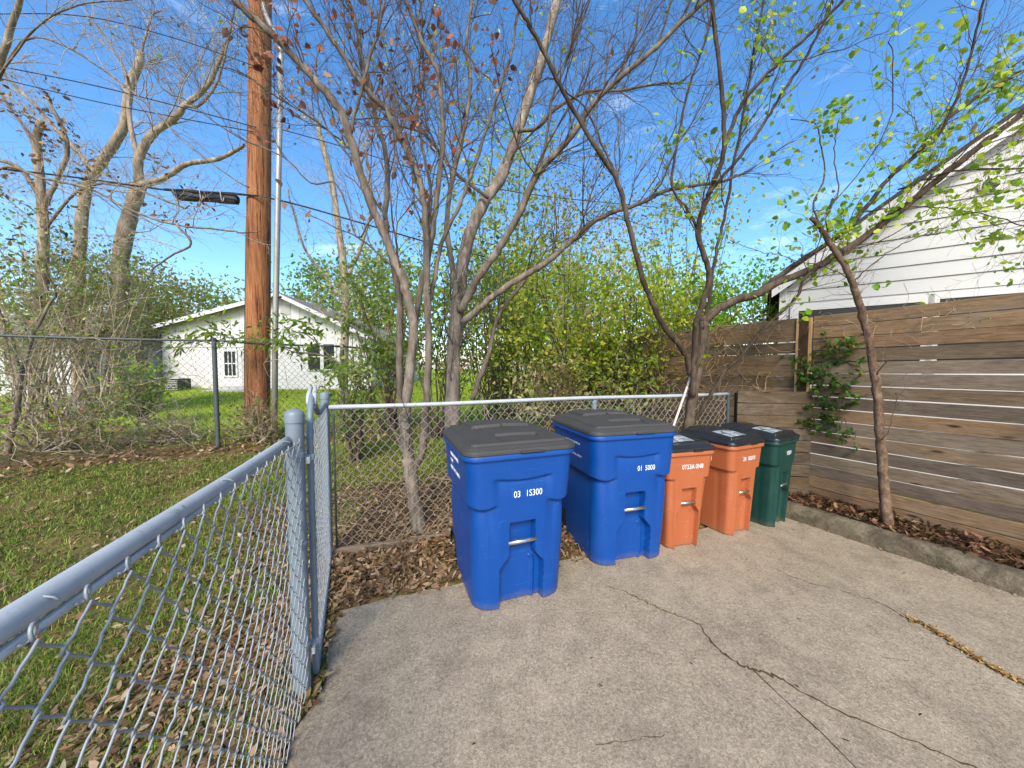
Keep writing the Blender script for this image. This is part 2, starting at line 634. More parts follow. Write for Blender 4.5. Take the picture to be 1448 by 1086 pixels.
gx = grid_axis(-90, 90, -1.5, 260, 2.6)
gy = grid_axis(-30, 140, 3.0, 260, 2.6)
X, Y = np.meshgrid(gx, gy)
Z = height(X, Y)
ins = inpoly(X, Y, SLAB)
Z = np.where(ins, -0.07, Z)
Z += np.where(~ins, 0.012 * np.sin(X * 17 + 3 * np.sin(Y * 11)) * np.sin(Y * 19), 0)
dB = dback(X, Y)
red = ss((dB + 0.5) / 0.25) * ss((np.where(X > -0.9, 3.0, 2.0) - dB) / 0.8) * ss((X + 1.9) / 0.3)
dn = np.abs(dist_line(X, Y, NF_A, NF_B))
red = np.maximum(red, 0.75 * ss((0.55 - dn) / 0.4) * (Y < 2.6))
for k in range(3):
    dl = np.abs(dist_line(X, Y, LF[k], LF[k + 1]))
    red = np.maximum(red, 0.48 * ss((0.85 - dl) / 0.5) * (X < -2.0))
red = np.maximum(red, ss((X - 1.0) / 1.0) * ss((dB + 1) / 1))
red = np.clip(red, 0.30, 1)
green = ss((Y - 6.2) / 2.0) * ss((2 - X) / 1.5)
V = np.stack([X, Y, Z], -1).reshape(-1, 3)
ny, nx = X.shape
I = np.arange(ny - 1)[:, None] * nx + np.arange(nx - 1)[None, :]
F = np.stack([I, I + 1, I + nx + 1, I + nx], -1).reshape(-1, 4)
mb = MB()
mb.add(V, F, np.stack([red, green, 0 * red], -1).reshape(-1, 3))
tag(mb.build("ground", GROUND), kind="structure")

# driveway slab
mb = MB()
n = len(SLAB)
pl = np.array(SLAB)
# refine the outline a little so that the broken edge is not straight
out = []
for i in range(n):
    a, b = pl[i], pl[(i + 1) % n]
    m = max(1, int(np.linalg.norm(b - a) / 0.06)) if i < 17 else 1
    for k in range(m):
        q = a + (b - a) * k / m
        out.append(q + (RNG.normal(0, 0.006, 2) if i < 17 else 0))
out = np.array(out)
top = np.c_[out, np.zeros(len(out))]
cen = out.mean(0)
edge2 = out + (cen - out) / np.linalg.norm(cen - out, axis=1)[:, None] * 0.012
mb.loft([np.c_[out, np.full(len(out), -0.12)], np.c_[out, np.full(len(out), -0.01)], np.c_[edge2, np.zeros(len(out))]], cap1=True)
slab = mb.build("driveway", CONCRETE, smooth=False)
tag(slab, kind="structure")

# cracks: dirt-filled, laid just above the slab
mb = MB()


def strip(pix, wpx, jitter=0.006, z=0.004, sub=7):
    pts = np.array([PZ(u, v, z)[:2] for u, v in pix])
    fine = []
    for i in range(len(pts) - 1):
        for k in range(sub):
            t = k / sub
            fine.append(pts[i] * (1 - t) + pts[i + 1] * t)
    fine.append(pts[-1])
    fine = np.array(fine)
    fine[1:-1] += RNG.normal(0, jitter, (len(fine) - 2, 2))
    t = np.gradient(fine, axis=0)
    t /= np.linalg.norm(t, axis=1)[:, None]
    nrm = np.c_[-t[:, 1], t[:, 0]]
    tt = np.linspace(0, 1, len(fine))
    w = np.interp(tt, np.linspace(0, 1, len(wpx)), wpx) * RNG.uniform(0.4, 1.5, len(fine))
    L = fine + nrm * w[:, None] / 2
    Rr = fine - nrm * w[:, None] / 2
    nn = len(fine)
    v = np.r_[np.c_[L, np.full(nn, z)], np.c_[Rr, np.full(nn, z)]]
    i = np.arange(nn - 1)
    mb.add(v, np.stack([nn + i, nn + i + 1, i + 1, i], 1))
    return fine


CR1 = strip([(858, 830), (884, 836), (910, 850), (945, 866), (978, 877), (990, 884), (1003, 905), (1024, 924), (1048, 940), (1068, 948), (1098, 956), (1130, 975), (1175, 1000), (1240, 1028), (1310, 1056), (1380, 1086), (1460, 1120)], [0.003, 0.004, 0.007, 0.012, 0.012, 0.007, 0.006, 0.006])
strip([(1066, 948), (1110, 990), (1160, 1034), (1215, 1090), (1250, 1125)], [0.006, 0.006], 0.0008)
CR2 = strip([(1283, 874), (1310, 885), (1334, 900), (1360, 918), (1385, 935), (1420, 953), (1460, 973)], [0.006, 0.018, 0.022, 0.026, 0.024], 0.006)
strip([(1078, 797), (1118, 814), (1150, 826), (1180, 832), (1215, 842), (1240, 850), (1283, 874)], [0.002, 0.004, 0.003, 0.004], 0.006)
strip([(842, 1053), (890, 1048), (940, 1038)], [0.002, 0.003], 0.003)
strip([(1245, 929), (1285, 934)], [0.002, 0.003], 0.002)
tag(mb.build("driveway_cracks", CRACK, smooth=False), kind="structure")

# kerb and planting bed
k0, k1 = np.array([2.70, 4.08]), np.array([3.568, 2.343])
kd = (k1 - k0) / np.linalg.norm(k1 - k0)
kn = np.array([kd[1], -kd[0]]) * -1
if kn[0] < 0:
    kn = -kn
mb = MB()
rings = []
prof = [(0.0, -0.05), (0.005, 0.03), (0.02, 0.085), (0.04, 0.122), (0.07, 0.140), (0.12, 0.146), (0.165, 0.140), (0.18, 0.11), (0.18, -0.05)]
for s in np.arange(0.0, 8.0, 0.05):
    q = k0 + kd * s
    rings.append([(*(q + kn * (a + 0.010 * math.sin(s * 9 + j) * RNG.uniform(0.3, 1)) + kn * RNG.normal(0, 0.004)), z + RNG.normal(0, 0.004)) for j, (a, z) in enumerate(prof)])
mb.loft(rings, closed=False)
tag(mb.build("kerb", KERB), kind="structure")

WF_C = np.array([3.40, 4.04])           # right fence: corner, then towards the camera
WF_D = np.array([4.094, 2.705]) - WF_C
WF_D /= np.linalg.norm(WF_D)
WF_N = np.array([WF_D[1], -WF_D[0]])    # towards the driveway side
if WF_N[0] > 0:
    WF_N = -WF_N
mb = MB()
rows = []
for s in np.arange(-0.1, 8.0, 0.06):
    row = []
    a = k0 + kd * (s + 0.0) + kn * 0.10
    b = WF_C + WF_D * (s - 0.15) - WF_N * 0.05
    for t in np.linspace(0, 1, 9):
        q = a * (1 - t) + b * t
        row.append((*q, 0.105 + 0.02 * t + RNG.normal(0, 0.008)))
    rows.append(row)
mb.loft(rows, closed=False)
tag(mb.build("planting_bed", SOIL), kind="structure")


# ------------------------------------------------------------------ growing things
def resample(pts, K):
    pts = np.asarray(pts, float)
    d = np.r_[0, np.cumsum(np.linalg.norm(np.diff(pts, axis=0), axis=1))]
    t = np.linspace(0, d[-1], K)
    return np.stack([np.interp(t, d, pts[:, k]) for k in range(3)], 1)


def smoothpts(pts, per=5):
    pts = np.asarray(pts, float)
    P = np.r_[[2 * pts[0] - pts[1]], pts, [2 * pts[-1] - pts[-2]]]
    o = []
    for i in range(1, len(P) - 2):
        for k in range(per):
            t = k / per
            o.append(0.5 * (2 * P[i] + (P[i + 1] - P[i - 1]) * t + (2 * P[i - 1] - 5 * P[i] + 4 * P[i + 1] - P[i + 2]) * t * t + (3 * P[i] - P[i - 1] - 3 * P[i + 1] + P[i + 2]) * t ** 3))
    o.append(P[-2])
    return np.array(o)


def limb(pix, y0, y1, r0, r1, ext=0.0):
    n = len(pix)
    pts = np.array([PY(u, v, y0 + (y1 - y0) * (i / (n - 1))) for i, (u, v) in enumerate(pix)])
    if ext:
        d = pts[-1] - pts[-2]
        d /= np.linalg.norm(d)
        pts = np.r_[pts, [pts[-1] + d * ext * 0.5 + RNG.normal(0, 0.03, 3), pts[-1] + d * ext + RNG.normal(0, 0.08, 3)]]
    p = smoothpts(pts)
    p[1:-1] += RNG.normal(0, 0.004, (len(p) - 2, 3))
    r = np.linspace(r0, r1, len(p))
    r = r * (1 + RNG.normal(0, 0.04, len(r)))
    return p, r


def unit(a):
    return a / (np.linalg.norm(a, axis=-1, keepdims=True) + 1e-9)


def grow(PP, RR, n, lo, hi, ang=(25, 65), up=0.15, t0=0.2, t1=1.0, wig=0.22, K=7, rk=0.55, rmin=0.0014, rl=0.009):
    N, Kp, _ = PP.shape
    ln = np.linalg.norm(np.diff(PP, axis=1), axis=2).sum(1)
    idx = RNG.choice(N, n, p=ln / ln.sum())
    t = RNG.uniform(t0, t1, n) * (Kp - 1)
    i = np.clip(t.astype(int), 0, Kp - 2)
    f = (t - i)[:, None]
    p = PP[idx, i] * (1 - f) + PP[idx, i + 1] * f
    r = RR[idx, i] * (1 - f[:, 0]) + RR[idx, i + 1] * f[:, 0]
    tan = unit(PP[idx, i + 1] - PP[idx, i])
    perp = unit(np.cross(tan, RNG.normal(0, 1, (n, 3))))
    a = np.radians(RNG.uniform(*ang, n))[:, None]
    d = unit(tan * np.cos(a) + perp * np.sin(a) + np.array([0, 0, up]))
    L = RNG.uniform(lo, hi, n) * (1.1 - 0.5 * t / (Kp - 1))
    step = (L / (K - 1))[:, None]
    P = np.zeros((n, K, 3))
    P[:, 0] = p
    for k in range(1, K):
        d = unit(d + RNG.normal(0, wig, (n, 3)) + np.array([0, 0, up * 0.35]))
        P[:, k] = P[:, k - 1] + d * step
    rs = np.maximum(np.minimum(r * rk, L * rl), rmin)
    Rr = rs[:, None] * np.linspace(1, 0.35, K)[None, :]
    return P, np.maximum(Rr, rmin * 0.6)


def leaves(mb, pos, d, size, cols, ratio=0.55, fold=0.35, droop=0.0, curl=0.0):
    """one folded two-quad leaf per row"""
    n = len(pos)
    d = unit(d + np.array([0, 0, -droop]))
    side = unit(np.cross(d, RNG.normal(0, 1, (n, 3))))
    nrm = np.cross(d, side)
    size = np.broadcast_to(size, (n,))[:, None]
    w = size * ratio * 0.5
    up = nrm * size * fold * 0.3
    base = pos
    c = curl * size * nrm
    v = np.stack([base, base + d * size * 0.28 + side * w + up, base + d * size * 0.68 + side * w * 0.8 + up + c * 0.4, base + d * size + c,
                  base + d * size * 0.68 - side * w * 0.8 + up + c * 0.4, base + d * size * 0.28 - side * w + up], 1)
    o = (np.arange(n) * 6)[:, None]
    F = np.concatenate([o + np.array([[0, 1, 2, 3]]), o + np.array([[0, 3, 4, 5]])])
    mb.add(v.reshape(-1, 3), F, np.repeat(cols, 6, axis=0))


def on_twigs(P, n, t0=0.25):
    N, K, _ = P.shape
    idx = RNG.integers(0, N, n)
    t = RNG.uniform(t0, 1, n) * (K - 1)
    i = np.clip(t.astype(int), 0, K - 2)
    f = (t - i)[:, None]
    p = P[idx, i] * (1 - f) + P[idx, i + 1] * f
    d = unit(P[idx, i + 1] - P[idx, i])
    return p, unit(d + RNG.normal(0, 0.8, (n, 3)))


def pack(limbs, K=16):
    PP = np.stack([resample(p, K) for p, r in limbs])
    RR = np.stack([np.interp(np.linspace(0, 1, K), np.linspace(0, 1, len(r)), r) for p, r in limbs])
    return PP, RR


def tree(name, label, base, limbs, barkm, twigm, levels, group=None, leafspec=None, cat="tree", sides=9, t0=0.2, slim=1.0, joined=False):
    """limbs: traced main wood; levels: twig generations; leafspec: (level, n, cols, weights, size, mat, ratio, droop)"""
    root = thing(name, label, cat, tuple(base), 0, group)
    mb = MB()
    limbs = [(p, r * slim) for p, r in limbs]
    for p, r in limbs:
        ns = sides if r[0] > 0.02 else 6
        limb_shade = np.repeat(0.58 + 0.42 * ss((r - 0.012) / 0.045), ns)  # darkness of limbs against the bright sky, painted into the thinner wood's colour
        mb.tube(p, r, ns, col=np.stack([limb_shade, limb_shade, limb_shade], 1))
    PP, RR = pack(limbs)
    gens = [(PP, RR)]
    tm = mb if joined else MB()
    for k, lv in enumerate(levels):
        src = gens[-1]
        if k >= 1 and RNG.random() < 2:
            pass
        P, Q = grow(src[0], src[1], t0=(t0 if k == 0 else 0.15), **lv)
        tm.tubes(P, Q, 4 if k == 0 else 3)
        gens.append((P, Q))
    mb.build("trunk", barkm, root, base)
    if not joined:
        tm.build("twigs", twigm, root, base)
    if leafspec:
        lm = MB()
        for (lev, n, cols, w, size, ratio, droop, sel) in leafspec["sets"]:
            P = gens[lev][0]
            if sel is not None:
                m = sel(P[:, -1])
                if m.sum() == 0:
                    continue
                P = P[m]
            m_ = (n * 3 // 2) // 3 + 1
            p, d = on_twigs(P, m_, 0.45)
            p = np.repeat(p, 3, axis=0) + RNG.normal(0, size[1] * 0.55, (m_ * 3, 3))
            d = unit(np.repeat(d, 3, axis=0) + RNG.normal(0, 0.8, (m_ * 3, 3)))
            n = m_ * 3
            leaves(lm, p, d, RNG.uniform(size[0] * 0.7, size[1] * 0.92, n), pick(cols, n, w), ratio, 0.45, droop, 0.1)
        lm.build("leaves", leafspec["mat"], root, base)
    return root, gens


G_FRESH = [S(122, 166, 30), S(152, 190, 44), S(92, 140, 34), S(190, 206, 62)]
G_YEL = [S(176, 196, 52), S(202, 208, 72), S(150, 180, 52), S(218, 212, 96), S(122, 156, 52)]
G_DARK = [S(80, 120, 48), S(106, 144, 58), S(134, 164, 76), S(66, 100, 44)]
G_OLIVE = [S(140, 150, 84), S(112, 128, 66), S(168, 168, 108), S(100, 132, 60), S(186, 180, 132)]
REDS = [S(146, 88, 68), S(166, 104, 80), S(124, 74, 60), S(176, 126, 96), S(150, 122, 100)]
BROWNS = [S(122, 88, 60), S(150, 114, 80), S(94, 66, 46), S(172, 140, 104), S(112, 76, 54)]


# ------------------------------------------------------------------ chain-link fences
def chain(mb, A, B, zb, zt, dx, dz, r, sub=1, n=4, wob=0.0, sag=0.0):
    """woven wire between two places; zb / zt are (start, end) heights"""
    A, B = np.asarray(A, float), np.asarray(B, float)
    L = np.linalg.norm(B - A)
    d = (B - A) / L
    nr = np.array([-d[1], d[0]])
    N = max(2, int(round(L / dx)))
    dx = L / N
    Hh = (zt[0] + zt[1] - zb[0] - zb[1]) / 2
    J = max(2, int(round(Hh / (dz / 2))))
    s, z, e = [], [], []
    for j in range(J + 1):
        sg = 1 if j % 2 == 0 else -1
        zz = j / J
        h = 1.0 / J
        if j > 0:
            s.append(sg * (dx / 2 + r * 0.7)); z.append(zz - 0.10 * h); e.append(-sg * r * 1.0)
        if j < J:
            s.append(sg * (dx / 2 + r * 0.7)); z.append(zz + 0.10 * h); e.append(sg * r * 1.0)
            if sub > 1:
                for k in (0.3, 0.5, 0.7):
                    sm = 0.5 - 0.5 * math.cos(math.pi * k)
                    q = 0.6 * k + 0.4 * sm
                    s.append(sg * (1 - 2 * q) * (dx / 2)); z.append(zz + k * h); e.append(sg * r * 1.1)
    s, z, e = np.array(s), np.array(z), np.array(e)
    K = len(s)
    i = np.arange(N)
    flip = np.where(i % 2 == 0, 1, -1)[:, None]
    sp = (i[:, None] + 0.5) * dx + flip * s[None, :]
    f = sp / L
    zz = (zb[0] + (zb[1] - zb[0]) * f) * (1 - z) + (zt[0] + (zt[1] - zt[0]) * f) * z
    zz = zz + (wob * RNG.normal(0, 1, (N, 1)) + wob * 0.5 * RNG.normal(0, 1, (N, K))) - sag * np.sin(np.pi * np.clip(f, 0, 1))
    off = e[None, :] * flip + wob * RNG.normal(0, 0.6, (N, K)) + 3 * wob * np.sin(sp * 5 + zz * 6)
    P = np.stack([A[0] + d[0] * sp + nr[0] * off, A[1] + d[1] * sp + nr[1] * off, zz], -1)
    mb.tubes(P, np.full((N, K), r), n)
    first = dx if J % 2 == 0 else 0.0
    return np.arange(first, L + 0.001, 2 * dx)


def dome(mb, c, r, h, n=16):
    rings = []
    for k in range(6):
        a = k / 5 * math.pi / 2 * 0.98
        rr = r * math.cos(a)
        rings.append([(c[0] + rr * math.cos(q), c[1] + rr * math.sin(q), c[2] + h * math.sin(a)) for q in np.arange(n) * 2 * math.pi / n])
    rings.insert(0, [(c[0] + r * math.cos(q), c[1] + r * math.sin(q), c[2] - 0.035) for q in np.arange(n) * 2 * math.pi / n])
    mb.loft(rings, cap1=True)


def ring_band(mb, c, r, h, n=16, t=0.004):
    rr = [(r, 0), (r + t, 0.002), (r + t, h - 0.002), (r, h)]
    mb.loft([[(c[0] + a * math.cos(q), c[1] + a * math.sin(q), c[2] + z) for q in np.arange(n) * 2 * math.pi / n] for a, z in rr])


def post_obj(parent, off, x, y, r, z0, z1, band=(), mat=POSTSTEEL, name="post"):
    mb = MB()
    mb.tube([(x, y, z0), (x, y, (z0 + z1) / 2), (x, y, z1)], r, 20)
    o = mb.build(name, mat, parent, off, sharp=40)
    mb = MB()
    dome(mb, (x, y, z1 + 0.005), r + 0.004, r * 0.75)
    mb.build("post_cap", mat, o, off, sharp=40)
    if band:
        for zb in band:
            mb = MB()
            ring_band(mb, (x, y, zb), r, 0.022)
            mb.box((x + 0.0, y + r + 0.012, zb + 0.011), (0.012, 0.03, 0.022))
            mb.build("tension_band", mat, o, off, sharp=40)
    return o


# near fence along the lawn
base = (-1.02, 1.615, 0)
nf = thing("chain_link_fence", "low blue-grey chain link fence with fat round top rail along the leaf-strewn lawn", "fence", base)
ra, rb = np.array([*NF_A, 1.268]), np.array([-1.04, 1.60, 1.268])
mb = MB()
mb.tube([ra + (rb - ra) * t + (0, 0, 0.004 * math.sin(6 * t)) for t in np.linspace(0, 1, 12)], 0.0188, 22)
mb.build("top_rail", STEEL, nf, base)
mb = MB()
low = np.array([0.010, 0.004, -0.0225])
mb.tube([ra + low, (ra + rb) / 2 + low, rb + low], 0.0075, 10)
mb.build("tension_wire", STEEL, nf, base)
mb = MB()
nfd = unit(NF_B - NF_A)
nfo = np.array([nfd[1], -nfd[0]]) * 0.026
peaks = chain(mb, NF_A + nfo, NF_B + nfo + nfd * 0.03, (0.03, 0.03), (1.256, 1.256), 0.0405, 0.098, 0.0023, 2, 7, 0.0016)
for x in peaks:
    # knuckled wire ends along the rail
    c = np.r_[NF_A + nfo + nfd * x, 1.262]
    q = np.linspace(-2.4, 3.6, 13)
    mb.tube([c + np.array([nfd[0], nfd[1], 0]) * (0.0085 * math.cos(a)) + np.array([0, 0, 0.013 * math.sin(a)]) + np.array([nfo[0], nfo[1], 0]) * (0.1 * a) for a in q], 0.0023, 6)
mb.build("wire_mesh", WIRE, nf, base)
N = 24
for i in range(2, N):
    c = np.r_[NF_A + (NF_B - NF_A) * ((i + 0.0) / N), 1.266]
    if i % 7 == 1:
        dd = unit(np.r_[NF_B - NF_A, 0])
        nn = np.array([-dd[1], dd[0], 0])
        mb = MB()
        q = np.linspace(-2.3, 2.6, 14)
        mb.tube([c + nn * 0.0228 * math.cos(a) + np.array([0, 0, 1]) * (0.0228 * math.sin(a) - 0.004) + dd * 0.010 * a / 3 for a in q], 0.0018, 6)
        mb.build("tie_wire", WIRE, nf, base)
post_obj(nf, base, -1.02, 1.615, 0.0385, -0.1, 1.375, (0.25, 0.75, 1.18))

# gate
gA, gB = np.array([-1.0, 1.70]), np.array([-1.475, 2.74])
gd = (gB - gA) / np.linalg.norm(gB - gA)
gl = np.linalg.norm(gB - gA)
base = (*gA, 0)
gate = thing("chain_link_gate", "narrow closed blue-grey chain link gate with curved frame and fork latch", "gate", base)


def gp(s, z, o=0.0):
    q = gA + gd * s
    return (q[0] + gd[1] * o, q[1] - gd[0] * o, z)


mb = MB()
path = [gp(0.02, 0.04), gp(0, 0.08), gp(0, 0.6), gp(0, 1.20), gp(0.005, 1.28), gp(0.04, 1.365), gp(0.10, 1.425), gp(0.17, 1.452)]
mb.tube(smoothpts(path, 4), 0.0155, 12)
mb.tube([gp(0.19, 1.44), gp(0.28, 1.38), gp(0.45, 1.325), gp(gl - 0.05, 1.315), gp(gl, 1.29), gp(gl, 0.6), gp(gl, 0.06)], 0.0155, 12)
mb.tube([gp(0.0, 0.05), gp(gl / 2, 0.05), gp(gl, 0.05)], 0.0155, 12)
mb.build("frame", POSTSTEEL, gate, base, sharp=50)
mb = MB()
chain(mb, gp(0.02, 0)[:2], gp(gl - 0.02, 0)[:2], (0.05, 0.05), (1.31, 1.31), 0.040, 0.098, 0.0019, 1, 5, 0.001)
mb.build("wire_mesh", WIRE, gate, base)
mb = MB()
mb.tube([gp(0.10, 1.41, 0.012), gp(0.15, 1.455, 0.012), gp(0.20, 1.492, 0.010), gp(0.24, 1.50, 0.006)], [0.012, 0.013, 0.010, 0.004], 8)
mb.tube([gp(0.12, 1.41, -0.016), gp(0.17, 1.45, -0.018), gp(0.22, 1.485, -0.014), gp(0.26, 1.49, -0.008)], [0.012, 0.013, 0.010, 0.004], 8)
mb.tube([gp(0.12, 1.40, -0.02), gp(0.12, 1.40, 0.02)], 0.014, 8)
mb.build("fork_latch", STEEL, gate, base)
for z in (0.22, 1.16):
    mb = MB()
    mb.box(gp(-0.035, z, -0.002), (0.09, 0.014, 0.03), math.atan2(gd[1], gd[0]))
    ring_band(mb, gp(0, z - 0.015), 0.0158, 0.03)
    mb.build("hinge", STEEL, gate, base, sharp=40)

# back fence behind the bins
base = (*BF_A, 0)
bf = thing("chain_link_fence", "weathered chain link fence with steel top rail running behind the wheeled bins", "fence", base)
rz0, rz1 = 1.275, 1.285
mb = MB()
pp = [np.r_[BF_A + (BF_B - BF_A) * t, rz0 + (rz1 - rz0) * t - 0.006 * math.sin(9 * t)] for t in np.linspace(0.005, 1, 14)]
mb.tube(pp, 0.0195, 14)
mb.build("top_rail", STEEL, bf, base)
mb = MB()
chain(mb, BF_A + _bd * 0.06, BF_B - _bd * 0.03, (0.04, 0.06), (rz0, rz1), 0.040, 0.094, 0.0024, 1, 4, 0.0016)
mb.build("wire_mesh", OLDWIRE, bf, base)
post_obj(bf, base, BF_A[0], BF_A[1], 0.034, -0.1, 1.375, (0.62, 1.20))
mb = MB()
q = BF_A + _bd * 0.062
mb.tube([(q[0], q[1], 0.02), (q[0], q[1], 1.27)], 0.008, 8)
mb.build("tension_bar", DARKWIRE, bf, base)
q = BF_A + (BF_B - BF_A) * 0.575
post_obj(bf, base, q[0] + 0.01, q[1] + 0.03, 0.027, -0.1, 1.255)
post_obj(bf, base, BF_B[0], BF_B[1], 0.022, -0.1, 1.285, mat=DARKWIRE)

# tall fence on the far side of the lawn
LZ = 2.05
base = (*LF[1], float(height(*LF[1])))
lf = thing("chain_link_fence", "tall rusty chain link fence overgrown with vines beyond the lawn", "fence", base)
for k in range(3):
    A, B = LF[k], LF[k + 1]
    za, zb = float(height(*A)), float(height(*B))
    mb = MB()
    mb.tube([np.r_[A + (B - A) * t, LZ - 0.02 * math.sin(math.pi * t)] for t in np.linspace(0, 1, 8)], 0.019, 10)
    mb.build("top_rail", DARKWIRE, lf, base)
    mb = MB()
    chain(mb, A, B, (za + 0.03, zb + 0.03), (LZ, LZ), 0.052, 0.12, 0.0026, 1, 3, 0.004, 0.015)
    mb.build("wire_mesh", DARKWIRE, lf, base)
for q in LF[:3]:
    post_obj(lf, base, q[0], q[1] - 0.03, 0.034, float(height(*q)) - 0.2, LZ + 0.02, mat=DARKWIRE)

# edging timber under the back fence
base = (-1.03, 2.98, 0)
mb = MB()
rings = []
e0, e1 = np.array([-1.50, 2.80]), np.array([1.2, 3.69])
ed = unit(e1 - e0)
en = np.array([-ed[1], ed[0]])
for t in np.linspace(0, 1, 30):
    q = e0 + (e1 - e0) * t
    w = 0.006 * math.sin(t * 21)
    rings.append([(*(q - en * 0.022), -0.05), (*(q - en * 0.022), 0.088 + w), (*(q - en * 0.016), 0.095 + w), (*(q + en * 0.016), 0.095 + w), (*(q + en * 0.022), 0.088 + w), (*(q + en * 0.022), -0.05)])
mb.loft(rings, closed=True, cap0=True, cap1=True)
o = mb.build("edging_board", TIMBER, None, base, sharp=40)
o.location = base
tag(o, "long weathered timber edging board at the foot of the fence, half buried in leaves", "edging board")

# ------------------------------------------------------------------ board fences
BT = {"b": S(134, 108, 80), "g": S(112, 103, 92), "d": S(74, 71, 69), "t": S(142, 117, 90), "k": S(98, 86, 72), "r": S(134, 103, 75), "o": S(94, 79, 59)}


def boards(mb, x0, x1, z0, z1, cols, gap, th=0.019, y=0.0, lean=0.0, tone=1.0):
    n = len(cols)
    p = (z1 - z0) / n
    for i, c in enumerate(cols):
        h = p - gap * RNG.uniform(0.25, 1.25)
        zc = z0 + p * (i + 0.5)
        K = max(2, int((x1 - x0) / 0.35))
        rings = []
        ph = RNG.uniform(0, 6)
        for k in range(K + 1):
            x = x0 + (x1 - x0) * k / K
            w = 0.0035 * math.sin(x * 2.1 + ph) + lean * (x - x0) * (i / n - 0.0)
            yy = y + 0.004 * math.sin(x * 1.3 + ph * 2)
            zb, zt = zc - h / 2 + w, zc + h / 2 + w + 0.002 * math.sin(x * 5 + ph)
            rings.append([(x, yy - th, zb + 0.003), (x, yy - th, zt - 0.003), (x, yy - th + 0.003, zt), (x, yy, zt), (x, yy, zb), (x, yy - th + 0.003, zb)])
        mb.loft(rings, closed=True, cap0=True, cap1=True, col=(np.array(BT[c]) * 0.7 + np.array(S(132, 108, 80)) * 0.34) * tone * RNG.uniform(0.85, 1.12))


wz = math.atan2(WF_D[1], WF_D[0])
wf = thing("board_fence", "tall weathered horizontal board fence with daylight gaps beside the white gable", "fence", (*WF_C, 0), wz)
mb = MB()
boards(mb, 0.085, 5.2, 0.10, 2.185, "rtdgdtgbdkggkrbt"[::1], 0.011, lean=0.012)
mb.build("board_panel", BOARD, wf, smooth=False)
mb = MB()
boards(mb, -4.6, -0.085, 0.10, 2.185, "okokoobobobbobb", 0.009, tone=0.85)
o = mb.build("board_panel", BOARD, wf, smooth=False)
o["label"] = "browner, vine-covered panel left of the dark post"
mb = MB()
mb.box((0, 0.0, 1.12), (0.088, 0.088, 2.20))
mb.build("post", POSTWOOD, wf, smooth=False)
for x in (1.9, 3.7, -1.9, -3.7):
    mb = MB()
    mb.box((x, 0.05, 1.1), (0.088, 0.088, 2.1))
    mb.build("post", POSTWOOD, wf, smooth=False)
for x in (-0.06, 0.06):
    mb = MB()
    mb.box((x, -0.028, 1.13), (0.024, 0.03, 2.08))
    mb.build("trim_strip", TRIMWOOD, wf, smooth=False)

rA, rB = np.array([2.66, 4.09]), WF_C + WF_D * 0.085 + WF_N * 0.022
rt = thing("board_fence", "low dark stacked-board fence in the corner behind the green bin", "fence", (*rA, 0), math.atan2(*(rB - rA)[::-1]))
mb = MB()
boards(mb, 0.0, np.linalg.norm(rB - rA), 0.06, 1.33, "kokdokokk", 0.006, 0.03, tone=0.62)
mb.build("board_panel", BOARD, rt, smooth=False)
for x in (0.05, 0.66):
    mb = MB()
    mb.box((x, 0.045, 0.66), (0.08, 0.08, 1.28))
    mb.build("post", POSTWOOD, rt, smooth=False)


# ------------------------------------------------------------------ wheeled bins
def rrect(a, yf, yb, r, nf=110, ns=22, nb=18, nc=7):
    """rounded rectangle: returns points, normals, side code (0 front, 1 right, 2 back, 3 left, 4 corner)"""
    r = max(0.0005, min(r, a * 0.98, (yb - yf) * 0.49))
    P, Nn, Kd = [], [], []

    def line(p, q, n, nv, k):
        for t in (np.arange(n) + 0.5) / n:
            P.append((p[0] + (q[0] - p[0]) * t, p[1] + (q[1] - p[1]) * t)); Nn.append(nv); Kd.append(k)

    def arc(cx, cy, a0):
        for t in np.linspace(0, 1, nc):
            q = a0 + t * math.pi / 2
            P.append((cx + r * math.cos(q), cy + r * math.sin(q))); Nn.append((math.cos(q), math.sin(q))); Kd.append(4)
    line((-a + r, yf), (a - r, yf), nf, (0, -1), 0)
    arc(a - r, yf + r, -math.pi / 2)
    line((a, yf + r), (a, yb - r), ns, (1, 0), 1)
    arc(a - r, yb - r, 0)
    line((a - r, yb), (-a + r, yb), nb, (0, 1), 2)
    arc(-a + r, yb - r, math.pi / 2)
    line((-a, yb - r), (-a, yf + r), ns, (-1, 0), 3)
    arc(-a + r, yf + r, math.pi)
    return np.array(P), np.array(Nn), np.array(Kd)


def text_mesh(name, txt, size, parent, loc, rot, mat=LETTER, sx=1.0):
    cu = bpy.data.curves.new(name, "FONT")
    cu.body = txt
    cu.size = size
    cu.extrude = 0.0006
    cu.align_x = "CENTER"
    cu.align_y = "CENTER"
    cu.space_line = 0.9
    cu.resolution_u = 3
    t = bpy.data.objects.new("letters_source", cu)
    link(t)
    bpy.context.view_layer.update()
    me = bpy.data.meshes.new_from_object(t)
    bpy.data.objects.remove(t)
    bpy.data.curves.remove(cu)
    me.name = name
    me.materials.clear()
    me.materials.append(mat)
    o = bpy.data.objects.new(name, me)
    link(o)
    o.parent = parent
    o.location = loc
    o.rotation_euler = rot
    o.scale = (sx, 1, 1)
    return o


